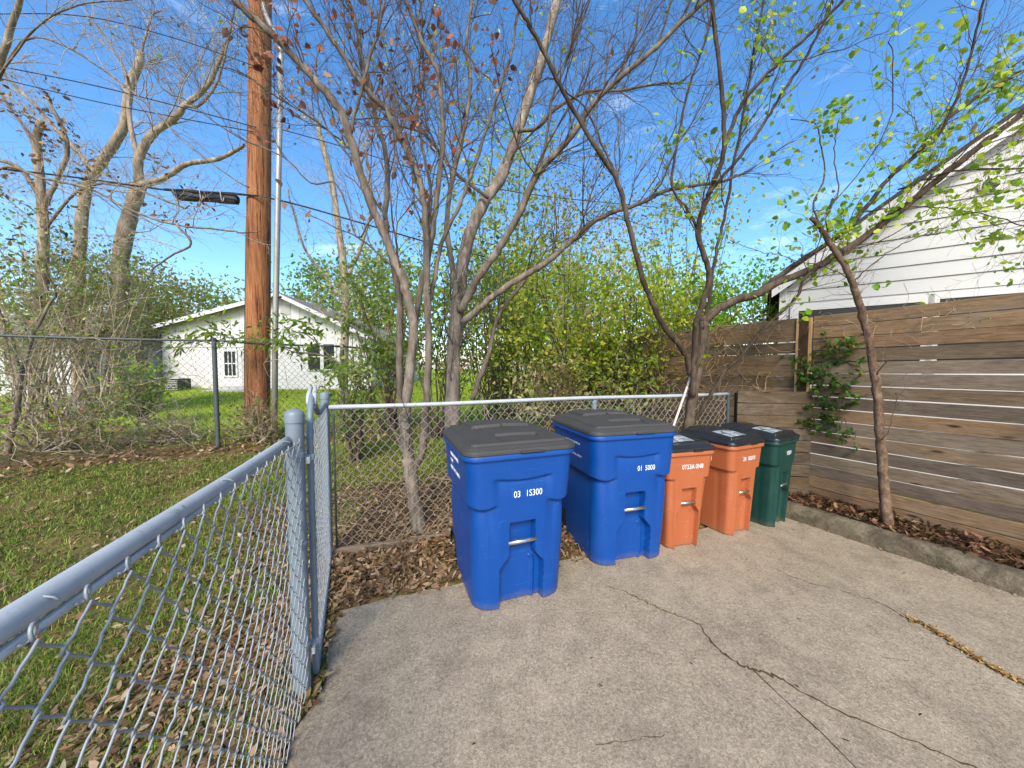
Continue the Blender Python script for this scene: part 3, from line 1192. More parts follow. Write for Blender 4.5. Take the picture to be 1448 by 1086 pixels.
def make_bin(label, W, D, H, bodym, lidm, big, loc, rz, number, group):
    root = thing("wheeled_bin", label, "bin", loc, rz, group)
    tapx, tapf, tapb = (0.050, 0.045, 0.02) if big else (0.055, 0.045, 0.02)
    rad = 0.085 if big else 0.05

    def dims(z):
        t = 1 - z / H
        return W / 2 - 0.014 - tapx * t, -D / 2 + 0.014 + tapf * t, D / 2 - 0.02 - tapb * t

    ztop_rec, zwide = (0.55 * H, 0.30 * H) if big else (0.62 * H, 0.40 * H)
    hw0, hw1 = (0.088, 0.155) if big else (0.072, 0.115)
    zc0 = 0.675 * H if big else 0.72 * H

    def decay(z, z0, L):
        return 0.22 + 0.78 * math.exp(-max(0.0, z0 - z) / L)

    def inset(P, Nn, Kd, z, a, yf):
        x, y = P[:, 0], P[:, 1]
        xn = np.abs(x) / a
        front = np.where((Kd == 0) | ((Kd == 4) & (y < 0)), 1.0, 0.0)
        c0, c1 = (0.42, 0.22) if big else (0.60, 0.16)
        cf = front * (1 - ss((xn - c0) / c1))
        zc = zc0 + (-0.02 * np.sin(np.clip((xn - 0.5) / 0.5, 0, 1) * 3.1) if big else 0) * front
        ins = (0.042 if big else 0.022) * (decay(z, zc0, 0.16) if big else 1.0) * (1 - cf) * (1 - ss((z - zc) / 0.026 + 0.5))
        if big:
            zs = 0.84 * H - 0.016 * np.cos(np.clip(x / (0.5 * a), -1, 1) * math.pi / 2)
            win = front * (1 - ss((xn - 0.44) / 0.16))
            ins = ins + 0.022 * win * (1 - ss((z - zs) / 0.022 + 0.5)) * decay(z, 0.84 * H, 0.07)
        hw = hw0 + (hw1 - hw0) * ss((zwide - z) / (0.10 * H) + 0.5)
        e = 0.012
        rec = front * ss((hw - np.abs(x)) / e + 0.5) * ss((ztop_rec - z) / 0.02 + 0.5) * (Kd == 0)
        ins = ins + rec * (0.065 if big else 0.05)
        # shallow upright flute inside the opening and the cut for the wheels
        ins = ins - 0.018 * front * np.exp(-((x - hw * 0.62) / 0.012) ** 2) * (z < zwide) * (Kd == 0)
        rear = ss((y - (D / 2 - 0.24)) / 0.04) * ss((0.25 - z) / 0.04) * np.where((Kd == 1) | (Kd == 3) | ((Kd == 4) & (y > 0)), 1, 0)
        ins = ins + rear * 0.065
        # vertical corner panel line
        ins = ins + 0.006 * np.where((Kd == 3) | (Kd == 1), np.exp(-((y - (yf + 0.14)) / 0.012) ** 2), 0) * (z < zc0 - 0.02)
        return ins

    mb = MB()
    rings = []
    zs = list(np.linspace(0.012, H - 0.035, 130))
    for z in [0.0] + zs:
        a, yf, yb = dims(z)
        P, Nn, Kd = rrect(a, yf, yb, rad + (0.05 if big else 0.02) * (1 - z / H))
        i = inset(P, Nn, Kd, z, a, yf) + (0.010 if z == 0 else 0)
        q = P - Nn * i[:, None]
        q[:, 1] += 0
        zz = np.full(len(q), z)
        if z == 0:
            mid = np.exp(-(q[:, 0] / hw1) ** 4) * (Kd == 0)
            zz = zz + 0.0 * mid
        rings.append(np.c_[q, zz])
    a, yf, yb = dims(H)
    for o, z in ((0.0, H - 0.034), (0.016, H - 0.032), (0.018, H - 0.010), (0.012, H), (-0.010, H)):
        P, Nn, Kd = rrect(a, yf, yb, rad)
        rings.append(np.c_[P + Nn * o, np.full(len(P), z)])
    mb.loft(rings, cap0=True, cap1=True)
    mb.build("body", bodym, root, sharp=38)
    # bar in the front opening
    zb = (0.425 if big else 0.475) * H
    _, yfb, _ = dims(zb)
    mb = MB()
    mb.tube([(-hw0 - 0.012, yfb + 0.012, zb), (0, yfb + 0.010, zb), (hw0 + 0.012, yfb + 0.012, zb)], 0.0145 if big else 0.012, 12)
    mb.build("lift_bar", CHROME, root)
    # lid
    mb = MB()
    la, lf_, lb = W / 2 + 0.006, -D / 2 - 0.004, D / 2 + 0.02
    lr = rad + 0.01

    def lidz(x, y, din):
        z = H + 0.030 + 0.022 * ss(din / 0.05) + (0.028 if big else 0.03) * (1 - np.clip((np.hypot(x / la, (y - 0.05) / (D / 2))), 0, 1) ** 2)
        if big:
            z = z + 0.022 * ss((0.24 - np.abs(x)) / 0.010) * ss((y - 0.05 * D) / 0.010) * ss((D * 0.44 - y) / 0.02)
            z = z + 0.014 * ss((din - 0.055) / 0.009)
            z = z - 0.020 * ss((0.165 - np.abs(x - 0.03)) / 0.008) * ss((-0.20 * D - y) / 0.008) * ss((y + 0.40 * D) / 0.012)
        else:
            z = z + 0.018 * ss((din - 0.045) / 0.010)
            z = z - 0.014 * ss((0.15 - np.abs(x)) / 0.012) * ss((0.02 * D - y) / 0.012) * ss((y + 0.36 * D) / 0.012)
            z = z + 0.012 * ss((0.13 - np.abs(x)) / 0.03) * ss((y - 0.10 * D) / 0.02)
        return z
    rings = []
    P, Nn, Kd = rrect(la, lf_, lb, lr, 60, 60, 60)
    rings.append(np.c_[P - Nn * 0.004, np.full(len(P), H + 0.001)])
    rings.append(np.c_[P + Nn * 0.002, np.full(len(P), H + 0.004)])
    rings.append(np.c_[P + Nn * 0.002, np.full(len(P), H + 0.024)])
    for din in list(np.linspace(0.002, 0.08, 16)) + list(np.linspace(0.086, la - 0.002, 60)):
        P, Nn, Kd = rrect(la - din, lf_ + din, lb - din, max(lr - din, 0.004), 60, 60, 60)
        rings.append(np.c_[P, lidz(P[:, 0], P[:, 1], din)])
    mb.loft(rings, cap0=True, cap1=True)
    mb.box((0.05, lf_ - 0.006, H + 0.012), (0.17 if big else 0.1, 0.018, 0.012))
    lid = mb.build("lid", lidm, root, sharp=38)
    if not big:
        mb = MB()
        gxx, gyy = np.meshgrid(np.linspace(-0.125, 0.125, 14), np.linspace(-0.33 * D, -0.01 * D, 12))
        din = np.minimum(la - np.abs(gxx), np.minimum(gyy - lf_, lb - gyy))
        gz = lidz(gxx, gyy, din) + 0.004
        V = np.stack([gxx, gyy, gz], -1).reshape(-1, 3)
        I = np.arange(11)[:, None] * 14 + np.arange(13)[None, :]
        mb.add(V, np.stack([I, I + 1, I + 15, I + 14], -1).reshape(-1, 4))
        mb.build("sticker", STICKER, lid)
        mb = MB()
        q = np.linspace(0, 2 * math.pi, 17)
        mb.tube([(W / 2 - 0.012 + 0.004 * math.sin(a * 2), -D / 2 + 0.07 + 0.018 * math.cos(a), H - 0.075 + 0.04 * math.sin(a)) for a in q], 0.004, 6)
        mb.build("cord_loop", CORD, root)
    # rear handle
    mb = MB()
    mb.tube([(-W * 0.36, D / 2 - 0.02, H - 0.05), (-W * 0.36, D / 2 + 0.05, H - 0.02), (W * 0.36, D / 2 + 0.05, H - 0.02), (W * 0.36, D / 2 - 0.02, H - 0.05)], 0.014, 8)
    mb.build("handle", bodym, root)
    # wheels
    wr = 0.128 if big else 0.115
    for sx in (-1, 1):
        x = sx * (W / 2 - tapx - 0.045)
        cy = D / 2 - 0.10
        q = np.arange(28) * 2 * math.pi / 28
        mb = MB()
        prof = [(-0.026, wr - 0.03), (-0.026, wr - 0.008), (-0.018, wr), (0.018, wr), (0.026, wr - 0.008), (0.026, wr - 0.03)]
        mb.loft([[(x + o, cy + rr * math.cos(k), wr + rr * math.sin(k)) for k in q] for o, rr in prof])
        w = mb.build("wheel", RUBBER, root, sharp=40)
        mb = MB()
        prof = [(-0.018, wr - 0.03), (-0.022, 0.05), (-0.034, 0.03), (-0.034, 0.004)]
        mb.loft([[(x - sx * -o, cy + rr * math.cos(k), wr + rr * math.sin(k)) for k in q] for o, rr in [(o if sx < 0 else o, rr) for o, rr in prof]], cap1=True)
        mb.build("hub", DARK, w, sharp=40)
        mb = MB()
        mb.tube([(x + sx * 0.036, cy, wr), (x + sx * 0.046, cy, wr)], 0.013, 10)
        mb.build("axle_nut", CHROME, w)
    # painted number
    tilt = math.atan(tapf / H)
    zt = (0.735 if big else 0.845) * H
    _, yt, _ = dims(zt)
    insn = 0.022 * decay(zt, 0.84 * H, 0.07) if big else 0.0
    for txt, dxx, size in number:
        text_mesh("number", txt, size, root, (dxx, yt + insn - 0.0035, zt), (math.pi / 2 + tilt, 0, 0), sx=0.8)
    return root, dims


GB = "wheeled bins standing in a row"
b1, dm = make_bin("nearest blue wheeled bin, painted 03 1S300, with a dusty grey lid", 0.79, 0.90, 1.05, P_BLUE, P_LIDGREY, True, (-0.070, 2.635, 0.0), R(20.5), [("03", -0.045, 0.062), ("1S300", 0.075, 0.062)], GB)
b2, _ = make_bin("blue wheeled bin touching the orange one, marked 01 5000, grey lid", 0.80, 0.90, 1.075, P_BLUE, P_LIDGREY, True, (0.885, 3.145, 0.0), R(16), [("01", 0.03, 0.060), ("5000", 0.125, 0.060)], GB)
o1, _ = make_bin("orange wheeled bin right beside the second blue bin, marked 0T53A", 0.51, 0.61, 0.88, P_ORANGE, P_LIDBLACK, False, (1.475, 3.235, 0.0), R(15), [("0T53A", -0.03, 0.058), ("0N8", 0.085, 0.058)], GB)
o2, _ = make_bin("orange wheeled bin next to the dark green one, marked 2R 05010", 0.51, 0.61, 0.88, P_ORANGE, P_LIDBLACK, False, (2.105, 3.49, 0.0), R(25), [("2R", -0.05, 0.054), ("05010", 0.055, 0.054)], GB)
gb, _ = make_bin("dark green wheeled bin at the end of the row by the kerb", 0.51, 0.61, 0.885, P_GREEN, P_LIDBLACK, False, (2.60, 3.665, 0.0), R(32), [("1E501", 0.03, 0.055)], GB)
for root, dy in ((b1, -0.02), (b2, -0.04)):
    tl = math.atan(0.085 / 1.05)
    for ln, (txt, zz, sz) in enumerate((("PUBLICI SIMOULE", 0.955, 0.036), ("F AIN", 0.905, 0.036), ("AUSCT.IYTR RINA", 0.850, 0.040))):
        a, _, _ = dm(zz)
        text_mesh("side_lettering", txt, sz, root, (-a - 0.0035, dy + (0.10 if ln == 1 else 0.0), zz), (math.pi / 2 + tl, 0, -math.pi / 2), sx=1.0)

# pale handle leaning behind the bins
mb = MB()
p0, p1 = PY(944, 626, 3.86), PY(976, 535, 3.95)
p0 = p0 + (p0 - p1) * 2.2
mb.tube([p0 - p0, (p1 - p0) * 0.5, p1 - p0], 0.012, 10)
mb.tube([(p1 - p0) * 0.96, (p1 - p0) * 1.005], 0.0135, 10)
o = mb.build("broom_handle", STICK, None)
o.location = p0
tag(o, "thin pale pole leaning against the forked tree behind the bins", "pole")

# ------------------------------------------------------------------ white gable to the right
hc = PY(1108, 440, 5.45)
hd = np.array([0.807, -0.59, 0])
hnv = np.array([-hd[1], hd[0], 0])
hz = math.atan2(hd[1], hd[0])
HO = np.array([hc[0], hc[1], 0])
house = thing("garage", "white clapboard gable with dark roof edge rising behind the board fence", "building", tuple(HO), hz)


def hl(u, v):
    p = PPL(u, v, HO, hnv) - HO
    return np.dot(p, hd), p[2]


ex, ez = hl(1088, 408)
tx, tz = hl(1448, 158)
slope = (tz - ez) / (tx - ex)
LEN, RX = 10.4, 5.2


def rz_at(x):
    return ez + slope * (x - ex) - 0.16 if x <= RX else ez + slope * (2 * RX - x - ex) - 0.16


mb = MB()
zz, exp = 0.0, 0.185
TOP = rz_at(RX)
while zz < TOP:
    z1 = min(zz + exp, TOP)
    e0_ = ez - 0.16

    def xr(z):
        return max(0.0, (z - ez + 0.16) / slope + ex)
    xa, xb = xr(zz), xr(z1)
    V = [(xa, -0.024, zz), (2 * RX - xa, -0.024, zz), (2 * RX - xb, -0.006, z1 + 0.004), (xb, -0.006, z1 + 0.004), (xa, -0.002, zz), (2 * RX - xa, -0.002, zz)]
    mb.add(V, [(0, 1, 2, 3), (4, 5, 1, 0)])
    zz += exp
mb.build("siding", SIDING, house, smooth=False)
mb = MB()
DP = 9.0
hE = rz_at(0)
mb.add([(0, 0, 0), (0, DP, 0), (0, DP, hE), (0, 0, hE)], [(0, 3, 2, 1)])
mb.add([(2 * RX, 0, 0), (2 * RX, DP, 0), (2 * RX, DP, hE), (2 * RX, 0, hE)], [(0, 1, 2, 3)])
mb.add([(0, DP, 0), (2 * RX, DP, 0), (2 * RX, DP, hE), (RX, DP, TOP), (0, DP, hE)], [(0, 1, 2, 3, 4)])
mb.build("wall", SIDING, house, smooth=False)
OV = 0.22
for sg in (1, -1):
    mb = MB()

    def rp(x, y, dz):
        return (x if sg > 0 else 2 * RX - x, y, ez + slope * (x - ex) + dz)
    x0, x1 = ex - 0.02, RX
    V = [rp(x0, -OV, 0), rp(x1, -OV, 0), rp(x1, DP, 0), rp(x0, DP, 0), rp(x0, -OV, 0.055), rp(x1, -OV, 0.055), rp(x1, DP, 0.055), rp(x0, DP, 0.055)]
    mb.add(V, [(0, 1, 2, 3), (4, 7, 6, 5), (0, 4, 5, 1), (3, 2, 6, 7), (0, 3, 7, 4), (1, 5, 6, 2)])
    mb.build("roof", SHINGLE, house, smooth=False)
    mb = MB()
    V = [rp(x0 + 0.05, -OV + 0.012, -0.20), rp(x1, -OV + 0.012, -0.20), rp(x1, -OV + 0.040, -0.20), rp(x0 + 0.05, -OV + 0.040, -0.20), rp(x0 + 0.05, -OV + 0.012, -0.003), rp(x1, -OV + 0.012, -0.003), rp(x1, -OV + 0.040, -0.003), rp(x0 + 0.05, -OV + 0.040, -0.003)]
    mb.add(V, [(0, 1, 2, 3), (4, 7, 6, 5), (0, 4, 5, 1), (3, 2, 6, 7), (0, 3, 7, 4), (1, 5, 6, 2)])
    V = [rp(x0 + 0.05, -OV + 0.042, -0.10), rp(x1, -OV + 0.042, -0.10), rp(x1, -0.002, -0.10), rp(x0 + 0.05, -0.002, -0.10)]
    mb.add(V, [(0, 1, 2, 3)])
    mb.build("rake_board", WHITETRIM, house, smooth=False)
mb = MB()
mb.box((-0.012, -0.034, hE / 2), (0.09, 0.022, hE))
mb.build("corner_board", WHITETRIM, house, smooth=False)
vx, vz = hl(1398, 263)
mb = MB()
q = np.arange(24) * 2 * math.pi / 24
mb.loft([[(vx + r * math.cos(a), -y, vz + r * math.sin(a)) for a in q] for r, y in ((0.094, 0.02), (0.094, 0.045), (0.070, 0.05), (0.066, 0.036), (0.003, 0.036))])
o = mb.build("round_vent", WHITETRIM, house, sharp=40)
mb = MB()
for k in range(-4, 5):
    w = math.sqrt(max(0.0, 0.064 ** 2 - (k * 0.014) ** 2))
    mb.box((vx, -0.042, vz + k * 0.014), (2 * w, 0.006, 0.006))
mb.build("louvres", DARK, o, smooth=False)
for ua, va, ub, vb in ((1129, 441, 1303, 427), (1327, 425, 1470, 411)):
    xa, za = hl(ua, va)
    xb, zb_ = hl(ub, vb)
    zt = (za + zb_) / 2
    mb = MB()
    mb.box(((xa + xb) / 2, -0.03, zt - 0.45), (xb - xa, 0.02, 0.9))
    w = mb.build("window", GLASS, house, smooth=False)
    mb = MB()
    for c, s in ((((xa + xb) / 2, -0.035, zt + 0.045), (xb - xa + 0.2, 0.035, 0.09)), ((xa - 0.05, -0.035, zt - 0.45), (0.1, 0.035, 0.9)), ((xb + 0.05, -0.035, zt - 0.45), (0.1, 0.035, 0.9)), (((xa + xb) / 2, -0.045, zt - 0.945), (xb - xa + 0.25, 0.055, 0.09))):
        mb.box(c, s)
    mb.build("frame", WHITETRIM, w, smooth=False)

# ------------------------------------------------------------------ far white house
FY = 16.5
e0 = PY(218, 466, FY)
e1 = PY(400, 418, FY)
e2 = PY(538, 483, FY)
bz = PY(350, 553, FY)[2]
fo = np.array([e0[0], FY, bz])
fh = thing("house", "low white cottage with a broad gable across the bright far lawn", "house", tuple(fo))


def fl(u, v):
    p = PY(u, v, FY) - fo
    return p[0], p[2]


w0 = fl(228, 466)[0]
w2 = fl(526, 483)[0]
rx, rz_ = e1[0] - fo[0], e1[2] - bz
zl, zr = e0[2] - bz, e2[2] - bz
zl_w = zl + (rz_ - zl) * (w0 / rx)
zr_w = zr + (rz_ - zr) * ((e2[0] - fo[0] - w2) / (e2[0] - fo[0] - rx))
mb = MB()
mb.add([(w0, 0, -0.3), (w2, 0, -0.3), (w2, 0, zr_w), (rx, 0, rz_), (w0, 0, zl_w), (w0, 8, -0.3), (w2, 8, -0.3), (w2, 8, zr_w), (rx, 8, rz_), (w0, 8, zl_w)],
       [(0, 1, 2, 3, 4), (1, 6, 7, 2), (5, 0, 4, 9), (6, 5, 9, 8, 7)])
x = w0 + 0.4
while x < w2:
    zt = zl_w + (rz_ - zl_w) * (x - w0) / (rx - w0) if x < rx else rz_ + (zr_w - rz_) * (x - rx) / (w2 - rx)
    mb.box((x, -0.012, (2.15 + zt) / 2), (0.04, 0.02, max(0.05, zt - 2.15)))
    x += 0.41
mb.box(((w0 + w2) / 2, -0.016, 2.12), (w2 - w0, 0.03, 0.06))
mb.build("wall", WHITETRIM, fh, smooth=False)
mb = MB()
xe2 = e2[0] - fo[0]
for (xa, za, xb, zb_) in ((0, zl, rx, rz_), (xe2, zr, rx, rz_)):
    V = [(xa, -0.45, za), (xb, -0.45, zb_), (xb, 8.4, zb_), (xa, 8.4, za), (xa, -0.45, za + 0.07), (xb, -0.45, zb_ + 0.07), (xb, 8.4, zb_ + 0.07), (xa, 8.4, za + 0.07)]
    mb.add(V, [(0, 1, 2, 3), (4, 7, 6, 5), (0, 4, 5, 1), (3, 2, 6, 7), (0, 3, 7, 4), (1, 5, 6, 2)])
mb.build("roof", SHINGLE2, fh, smooth=False)
mb = MB()
for (xa, za, xb, zb_) in ((0, zl, rx, rz_), (xe2, zr, rx, rz_)):
    V = [(xa, -0.475, za - 0.12), (xb, -0.475, zb_ - 0.12), (xb, -0.475, zb_ + 0.06), (xa, -0.475, za + 0.06), (xa, -0.452, za - 0.12), (xb, -0.452, zb_ - 0.12), (xb, -0.452, zb_ + 0.06), (xa, -0.452, za + 0.06)]
    mb.add(V, [(0, 1, 2, 3), (4, 7, 6, 5), (0, 4, 5, 1), (3, 2, 6, 7), (0, 3, 7, 4), (1, 5, 6, 2)])
mb.build("rake_board", WHITETRIM, fh, smooth=False)


def fwin(u0, v0, u1, v1, bars, name="window", doorish=False):
    xa, za = fl(u0, v0)
    xb, zb_ = fl(u1, v1)
    mb = MB()
    mb.box(((xa + xb) / 2, -0.02, (za + zb_) / 2), (xb - xa, 0.03, abs(za - zb_)))
    w = mb.build(name, GLASS, fh, smooth=False)
    mb = MB()
    h = abs(za - zb_)
    cx, cz = (xa + xb) / 2, (za + zb_) / 2
    for c, s in (((cx, -0.035, cz + h / 2 + 0.04), (xb - xa + 0.16, 0.05, 0.08)), ((cx, -0.035, cz - h / 2 - 0.04), (xb - xa + 0.16, 0.05, 0.08)), ((xa - 0.04, -0.035, cz), (0.08, 0.05, h)), ((xb + 0.04, -0.035, cz), (0.08, 0.05, h)), ((cx, -0.045, cz), (xb - xa, 0.03, 0.05))):
        mb.box(c, s)
    for k in range(1, bars):
        mb.box((xa + (xb - xa) * k / bars, -0.042, cz), (0.035, 0.02, h))
    mb.build("frame", WHITETRIM, w, smooth=False)


fwin(318, 497, 335, 531, 3)
fwin(436, 487, 454, 522, 1)
fwin(458, 487, 474, 522, 1)
mb = MB()
xa, za = fl(397, 431)
xb, zb_ = fl(411, 445)
mb.box(((xa + xb) / 2, -0.02, (za + zb_) / 2), (xb - xa, 0.03, za - zb_))
mb.build("gable_vent", VENT, fh, smooth=False)
mb = MB()
xa, za = fl(343, 490)
mb.box((xa + 0.35, -0.02, 1.0), (0.85, 0.03, 2.0))
d = mb.build("door", VENT, fh, smooth=False)
mb = MB()
mb.tube([(xa + 0.68, -0.035, 1.0), (xa + 0.68, -0.09, 1.0)], 0.03, 8)
mb.build("handle", DARK, d)
mb = MB()
mb.box((xa + 0.2, -0.5, 0.12), (1.9, 1.0, 0.24))
mb.box((xa + 0.2, -1.2, 0.06), (1.9, 0.4, 0.12))
mb.build("step", VENT, fh, smooth=False)
for k, (u, lab) in enumerate(((252, "dark air conditioner box at the foot of the white cottage wall"), (222, "dark air conditioner box off the left corner of the white cottage"))):
    p = PY(u, 553, FY - 0.8)
    r_ = thing("air_conditioner", lab, "air conditioner", (p[0], FY - 0.8, bz))
    mb = MB()
    mb.box((0, 0, 0.31), (0.62, 0.62, 0.62))
    mb.build("casing", DARK, r_, smooth=False)
    mb = MB()
    mb.loft([[(rr * math.cos(q), rr * math.sin(q), z) for q in np.arange(20) * math.pi / 10] for rr, z in ((0.26, 0.621), (0.26, 0.65), (0.22, 0.66), (0.02, 0.64))])
    mb.build("fan_grille", VENT, r_)
    mb = MB()
    for j in range(7):
        mb.box((0, -0.315, 0.08 + j * 0.075), (0.54, 0.012, 0.03))
    mb.build("side_grille", VENT, r_, smooth=False)

# second white building hidden behind the shrubs on the left
sb = thing("shed", "long white clapboard outbuilding half hidden behind the left-hand shrubs", "shed", (-23.0, 12.4, 0.4), R(8))
mb = MB()
z = 0.0
while z < 2.35:
    mb.add([(0, -0.03, z), (6.6, -0.03, z), (6.6, -0.01, z + 0.19), (0, -0.01, z + 0.19), (0, -0.008, z), (6.6, -0.008, z)], [(0, 1, 2, 3), (4, 5, 1, 0)])
    z += 0.185
mb.box((3.3, 2.0, 1.15), (6.6, 3.98, 2.5))
mb.build("wall", SIDING, sb, smooth=False)
mb = MB()
for sg in (1, -1):
    V = [(-0.3, 2 - sg * 2.4, 2.28), (6.9, 2 - sg * 2.4, 2.28), (6.9, 2, 3.35), (-0.3, 2, 3.35)]
    mb.add(V + [(a, b, c + 0.08) for a, b, c in V], [(0, 1, 2, 3), (4, 7, 6, 5), (0, 4, 5, 1), (3, 2, 6, 7), (0, 3, 7, 4), (1, 5, 6, 2)])
mb.build("roof", SHINGLE2, sb, smooth=False)
for x in (1.6, 4.6):
    mb = MB()
    mb.box((x, -0.03, 1.45), (0.9, 0.04, 1.1))
    w = mb.build("window", GLASS, sb, smooth=False)
    mb = MB()
    for c, s in (((x, -0.045, 2.03), (1.06, 0.05, 0.08)), ((x, -0.045, 0.87), (1.06, 0.05, 0.08)), ((x - 0.49, -0.045, 1.45), (0.08, 0.05, 1.1)), ((x + 0.49, -0.045, 1.45), (0.08, 0.05, 1.1)), ((x, -0.052, 1.45), (0.9, 0.03, 0.05))):
        mb.box(c, s)
    mb.build("frame", WHITETRIM, w, smooth=False)

# ------------------------------------------------------------------ utility pole, conduit, cables
PYD = 6.6
pb = PY(364, 630, PYD)
pb[2] = float(height(pb[0], pb[1])) - 0.1
pole = thing("utility_pole", "thick orange-brown wooden utility pole rising out of the picture", "utility pole", tuple(pb))
pt = PY(368, 0, PYD)
ptt = pb + (pt - pb) * 1.35
mb = MB()
mb.tube([pb + (ptt - pb) * t for t in np.linspace(0, 1, 24)], np.linspace(0.205, 0.165, 24) * (1 + RNG.normal(0, 0.006, 24)), 28)
mb.build("shaft", POLE, pole, pb)
mb = MB()
gq = [PY(u, v, PYD - 0.10) for u, v in ((346, 615), (346, 480), (348, 330), (350, 272))]
mb.tube(gq, 0.010, 6)
mb.build("ground_wire", CABLE, pole, pb)
mb = MB()
cc = PY(346, 42, PYD - 0.15)
mb.tube([cc + (0.09 * math.cos(a), 0.02, 0.09 * math.sin(a)) for a in np.linspace(0, 2 * math.pi, 14)], 0.02, 6)
mb.tube([cc + (0.09, 0, 0), cc + (0.24, 0.06, -0.06)], 0.012, 6)
mb.build("insulator", DARK, pole, pb)

cb = PY(388, 620, PYD - 0.35)
cb[2] = float(height(cb[0], cb[1])) - 0.1
cond = thing("conduit_mast", "slim grey metal conduit mast standing just right of the utility pole", "conduit", tuple(cb))
mb = MB()
pts = [cb] + [PY(u, v, PYD - 0.33) for u, v in ((389, 480), (393, 280), (397, 90))]
mb.tube(pts, 0.047, 14)
mb.build("pipe", PIPE, cond, cb)
mb = MB()
mb.tube(smoothpts([PY(u, v, PYD - 0.33 + k * 0.05) for k, (u, v) in enumerate(((397, 92), (397, 74), (392, 55), (384, 38), (377, 24), (372, 5), (368, -40)))]), 0.042, 12)
mb.build("bent_head", PIPE, cond, cb)
for v in (200, 420):
    mb = MB()
    c = PY(392, v, PYD - 0.33)
    mb.tube([c - (0.09, 0, 0), c + (0.07, 0, 0)], 0.02, 8)
    mb.build("strap", DARK, cond, cb)


def cable(name, label, pts, r=0.012):
    P = smoothpts([PY(*p) for p in pts], 8)
    mb = MB()
    mb.tube(P - P[0], r, 6)
    o = mb.build(name, CABLE, None)
    o.location = P[0]
    tag(o, label, "cable")
    return o


cable("overhead_cable", "thick overhead cable carrying the black splice case to the utility pole", [(-60, 232, 6.9), (100, 250, 6.75), (200, 264, 6.65), (250, 270, 6.5), (340, 275, 6.4), (366, 277, 6.38)], 0.016)
cable("overhead_cable", "overhead cable sagging right from the pole into the bare branches", [(372, 278, 6.4), (430, 292, 6.5), (520, 318, 6.8), (640, 352, 7.4), (800, 390, 8.5)], 0.014)
cable("overhead_cable", "thin upper overhead wire crossing the sky left of the utility pole", [(-60, 82, 6.9), (120, 118, 6.7), (250, 150, 6.55), (362, 180, 6.38)], 0.009)
cable("overhead_cable", "thin overhead wire just under the upper one left of the pole", [(-60, 96, 6.9), (120, 140, 6.7), (250, 166, 6.55), (362, 187, 6.38)], 0.008)
cable("overhead_cable", "thin overhead wire running right from the pole behind the reddish leaves", [(372, 176, 6.4), (480, 206, 6.6), (620, 248, 7.0), (760, 276, 7.6), (960, 296, 9.0)], 0.008)
cable("overhead_cable", "highest overhead wire near the top left corner, meeting the pole", [(-40, 20, 6.9), (110, 22, 6.7), (240, 52, 6.5), (362, 94, 6.38)], 0.008)
ca, cb2 = PY(250, 276, 6.42), PY(337, 282, 6.36)
sp = thing("splice_case", "black cable splice case hanging from the overhead cable left of the pole", "splice case", tuple(ca))
dv = cb2 - ca
mb = MB()
rings = []
for t, k in ((0, 0.6), (0.03, 1.0), (0.30, 1.0), (0.31, 0.9), (0.64, 0.9), (0.65, 1.0), (0.97, 1.0), (1.0, 0.6)):
    c = ca + dv * t
    rings.append([c + (0, y * k, z * k) for y, z in ((-0.05, -0.075), (-0.062, -0.05), (-0.062, 0.05), (-0.04, 0.075), (0.04, 0.075), (0.062, 0.05), (0.062, -0.05), (0.05, -0.075))])
mb.loft(rings, cap0=True, cap1=True)
mb.build("case_body", CABLE, sp, ca, sharp=40)
mb = MB()
mb.tube([ca + dv * t + (0, -0.01, 0.088 + 0.006 * math.sin(9 * t)) for t in np.linspace(-0.2, 1.1, 9)], 0.020, 8)
mb.tube([ca + dv * t + (0, -0.07, 0.055 + 0.012 * math.sin(12 * t)) for t in np.linspace(-0.06, 1.08, 12)], 0.010, 6)
mb.tube([ca + dv * t + (0, -0.068, -0.03 + 0.010 * math.sin(10 * t)) for t in np.linspace(0.0, 1.05, 12)], 0.008, 6)
mb.build("lashed_cables", CABLE, sp, ca)
mb = MB()
for t0_ in (0.45, 0.78):
    q = np.linspace(0, 4.5, 12)
    mb.tube([ca + dv * (t0_ + 0.012 * a) + (0, -0.10 - 0.01 * math.sin(a), 0.10 * math.cos(a)) for a in q], 0.008, 5)
mb.build("wire_loop", PIPE, sp, ca)


# ------------------------------------------------------------------ trees
GROUND_AT = lambda x, y: float(height(x, y))


def at_ground(p, sink=0.05):
    return np.array([p[0], p[1], GROUND_AT(p[0], p[1]) - sink])


# --- the multi-stemmed tree grown through the back fence, reddish dead leaves
YA = 3.30
L = []
L.append(limb([(594, 765), (588, 720), (582, 680), (577, 648)], YA, YA - 0.02, 0.088, 0.070))
L.append(limb([(579, 655), (574, 610), (574, 575), (580, 520), (585, 462), (577, 426), (572, 400), (560, 372), (545, 335), (530, 300), (510, 245), (495, 192), (480, 155), (455, 124), (419, 83), (391, 54), (363, 30), (336, 3)], YA - 0.02, 2.75, 0.058, 0.026, 0.8))
L.append(limb([(583, 668), (596, 640), (601, 590), (604, 545), (606, 490), (604, 443), (603, 390), (603, 340), (597, 268), (587, 237), (571, 204), (554, 171), (543, 152), (521, 130), (504, 108), (477, 66), (449, 25), (425, -8)], YA, 3.0, 0.045, 0.018, 0.8))
L.append(limb([(576, 650), (570, 612), (566, 560), (565, 500), (566, 436), (561, 395), (552, 355), (545, 310), (548, 262), (545, 215), (530, 160), (523, 120), (511, 80), (505, 40), (492, -5)], YA + 0.12, 3.5, 0.046, 0.014, 0.8))
L.append(limb([(586, 462), (596, 400), (607, 358), (614, 310), (619, 265), (626, 199), (622, 116), (612, 86), (596, 60), (583, 23), (570, -6)], YA, 3.15, 0.036, 0.014, 0.8))
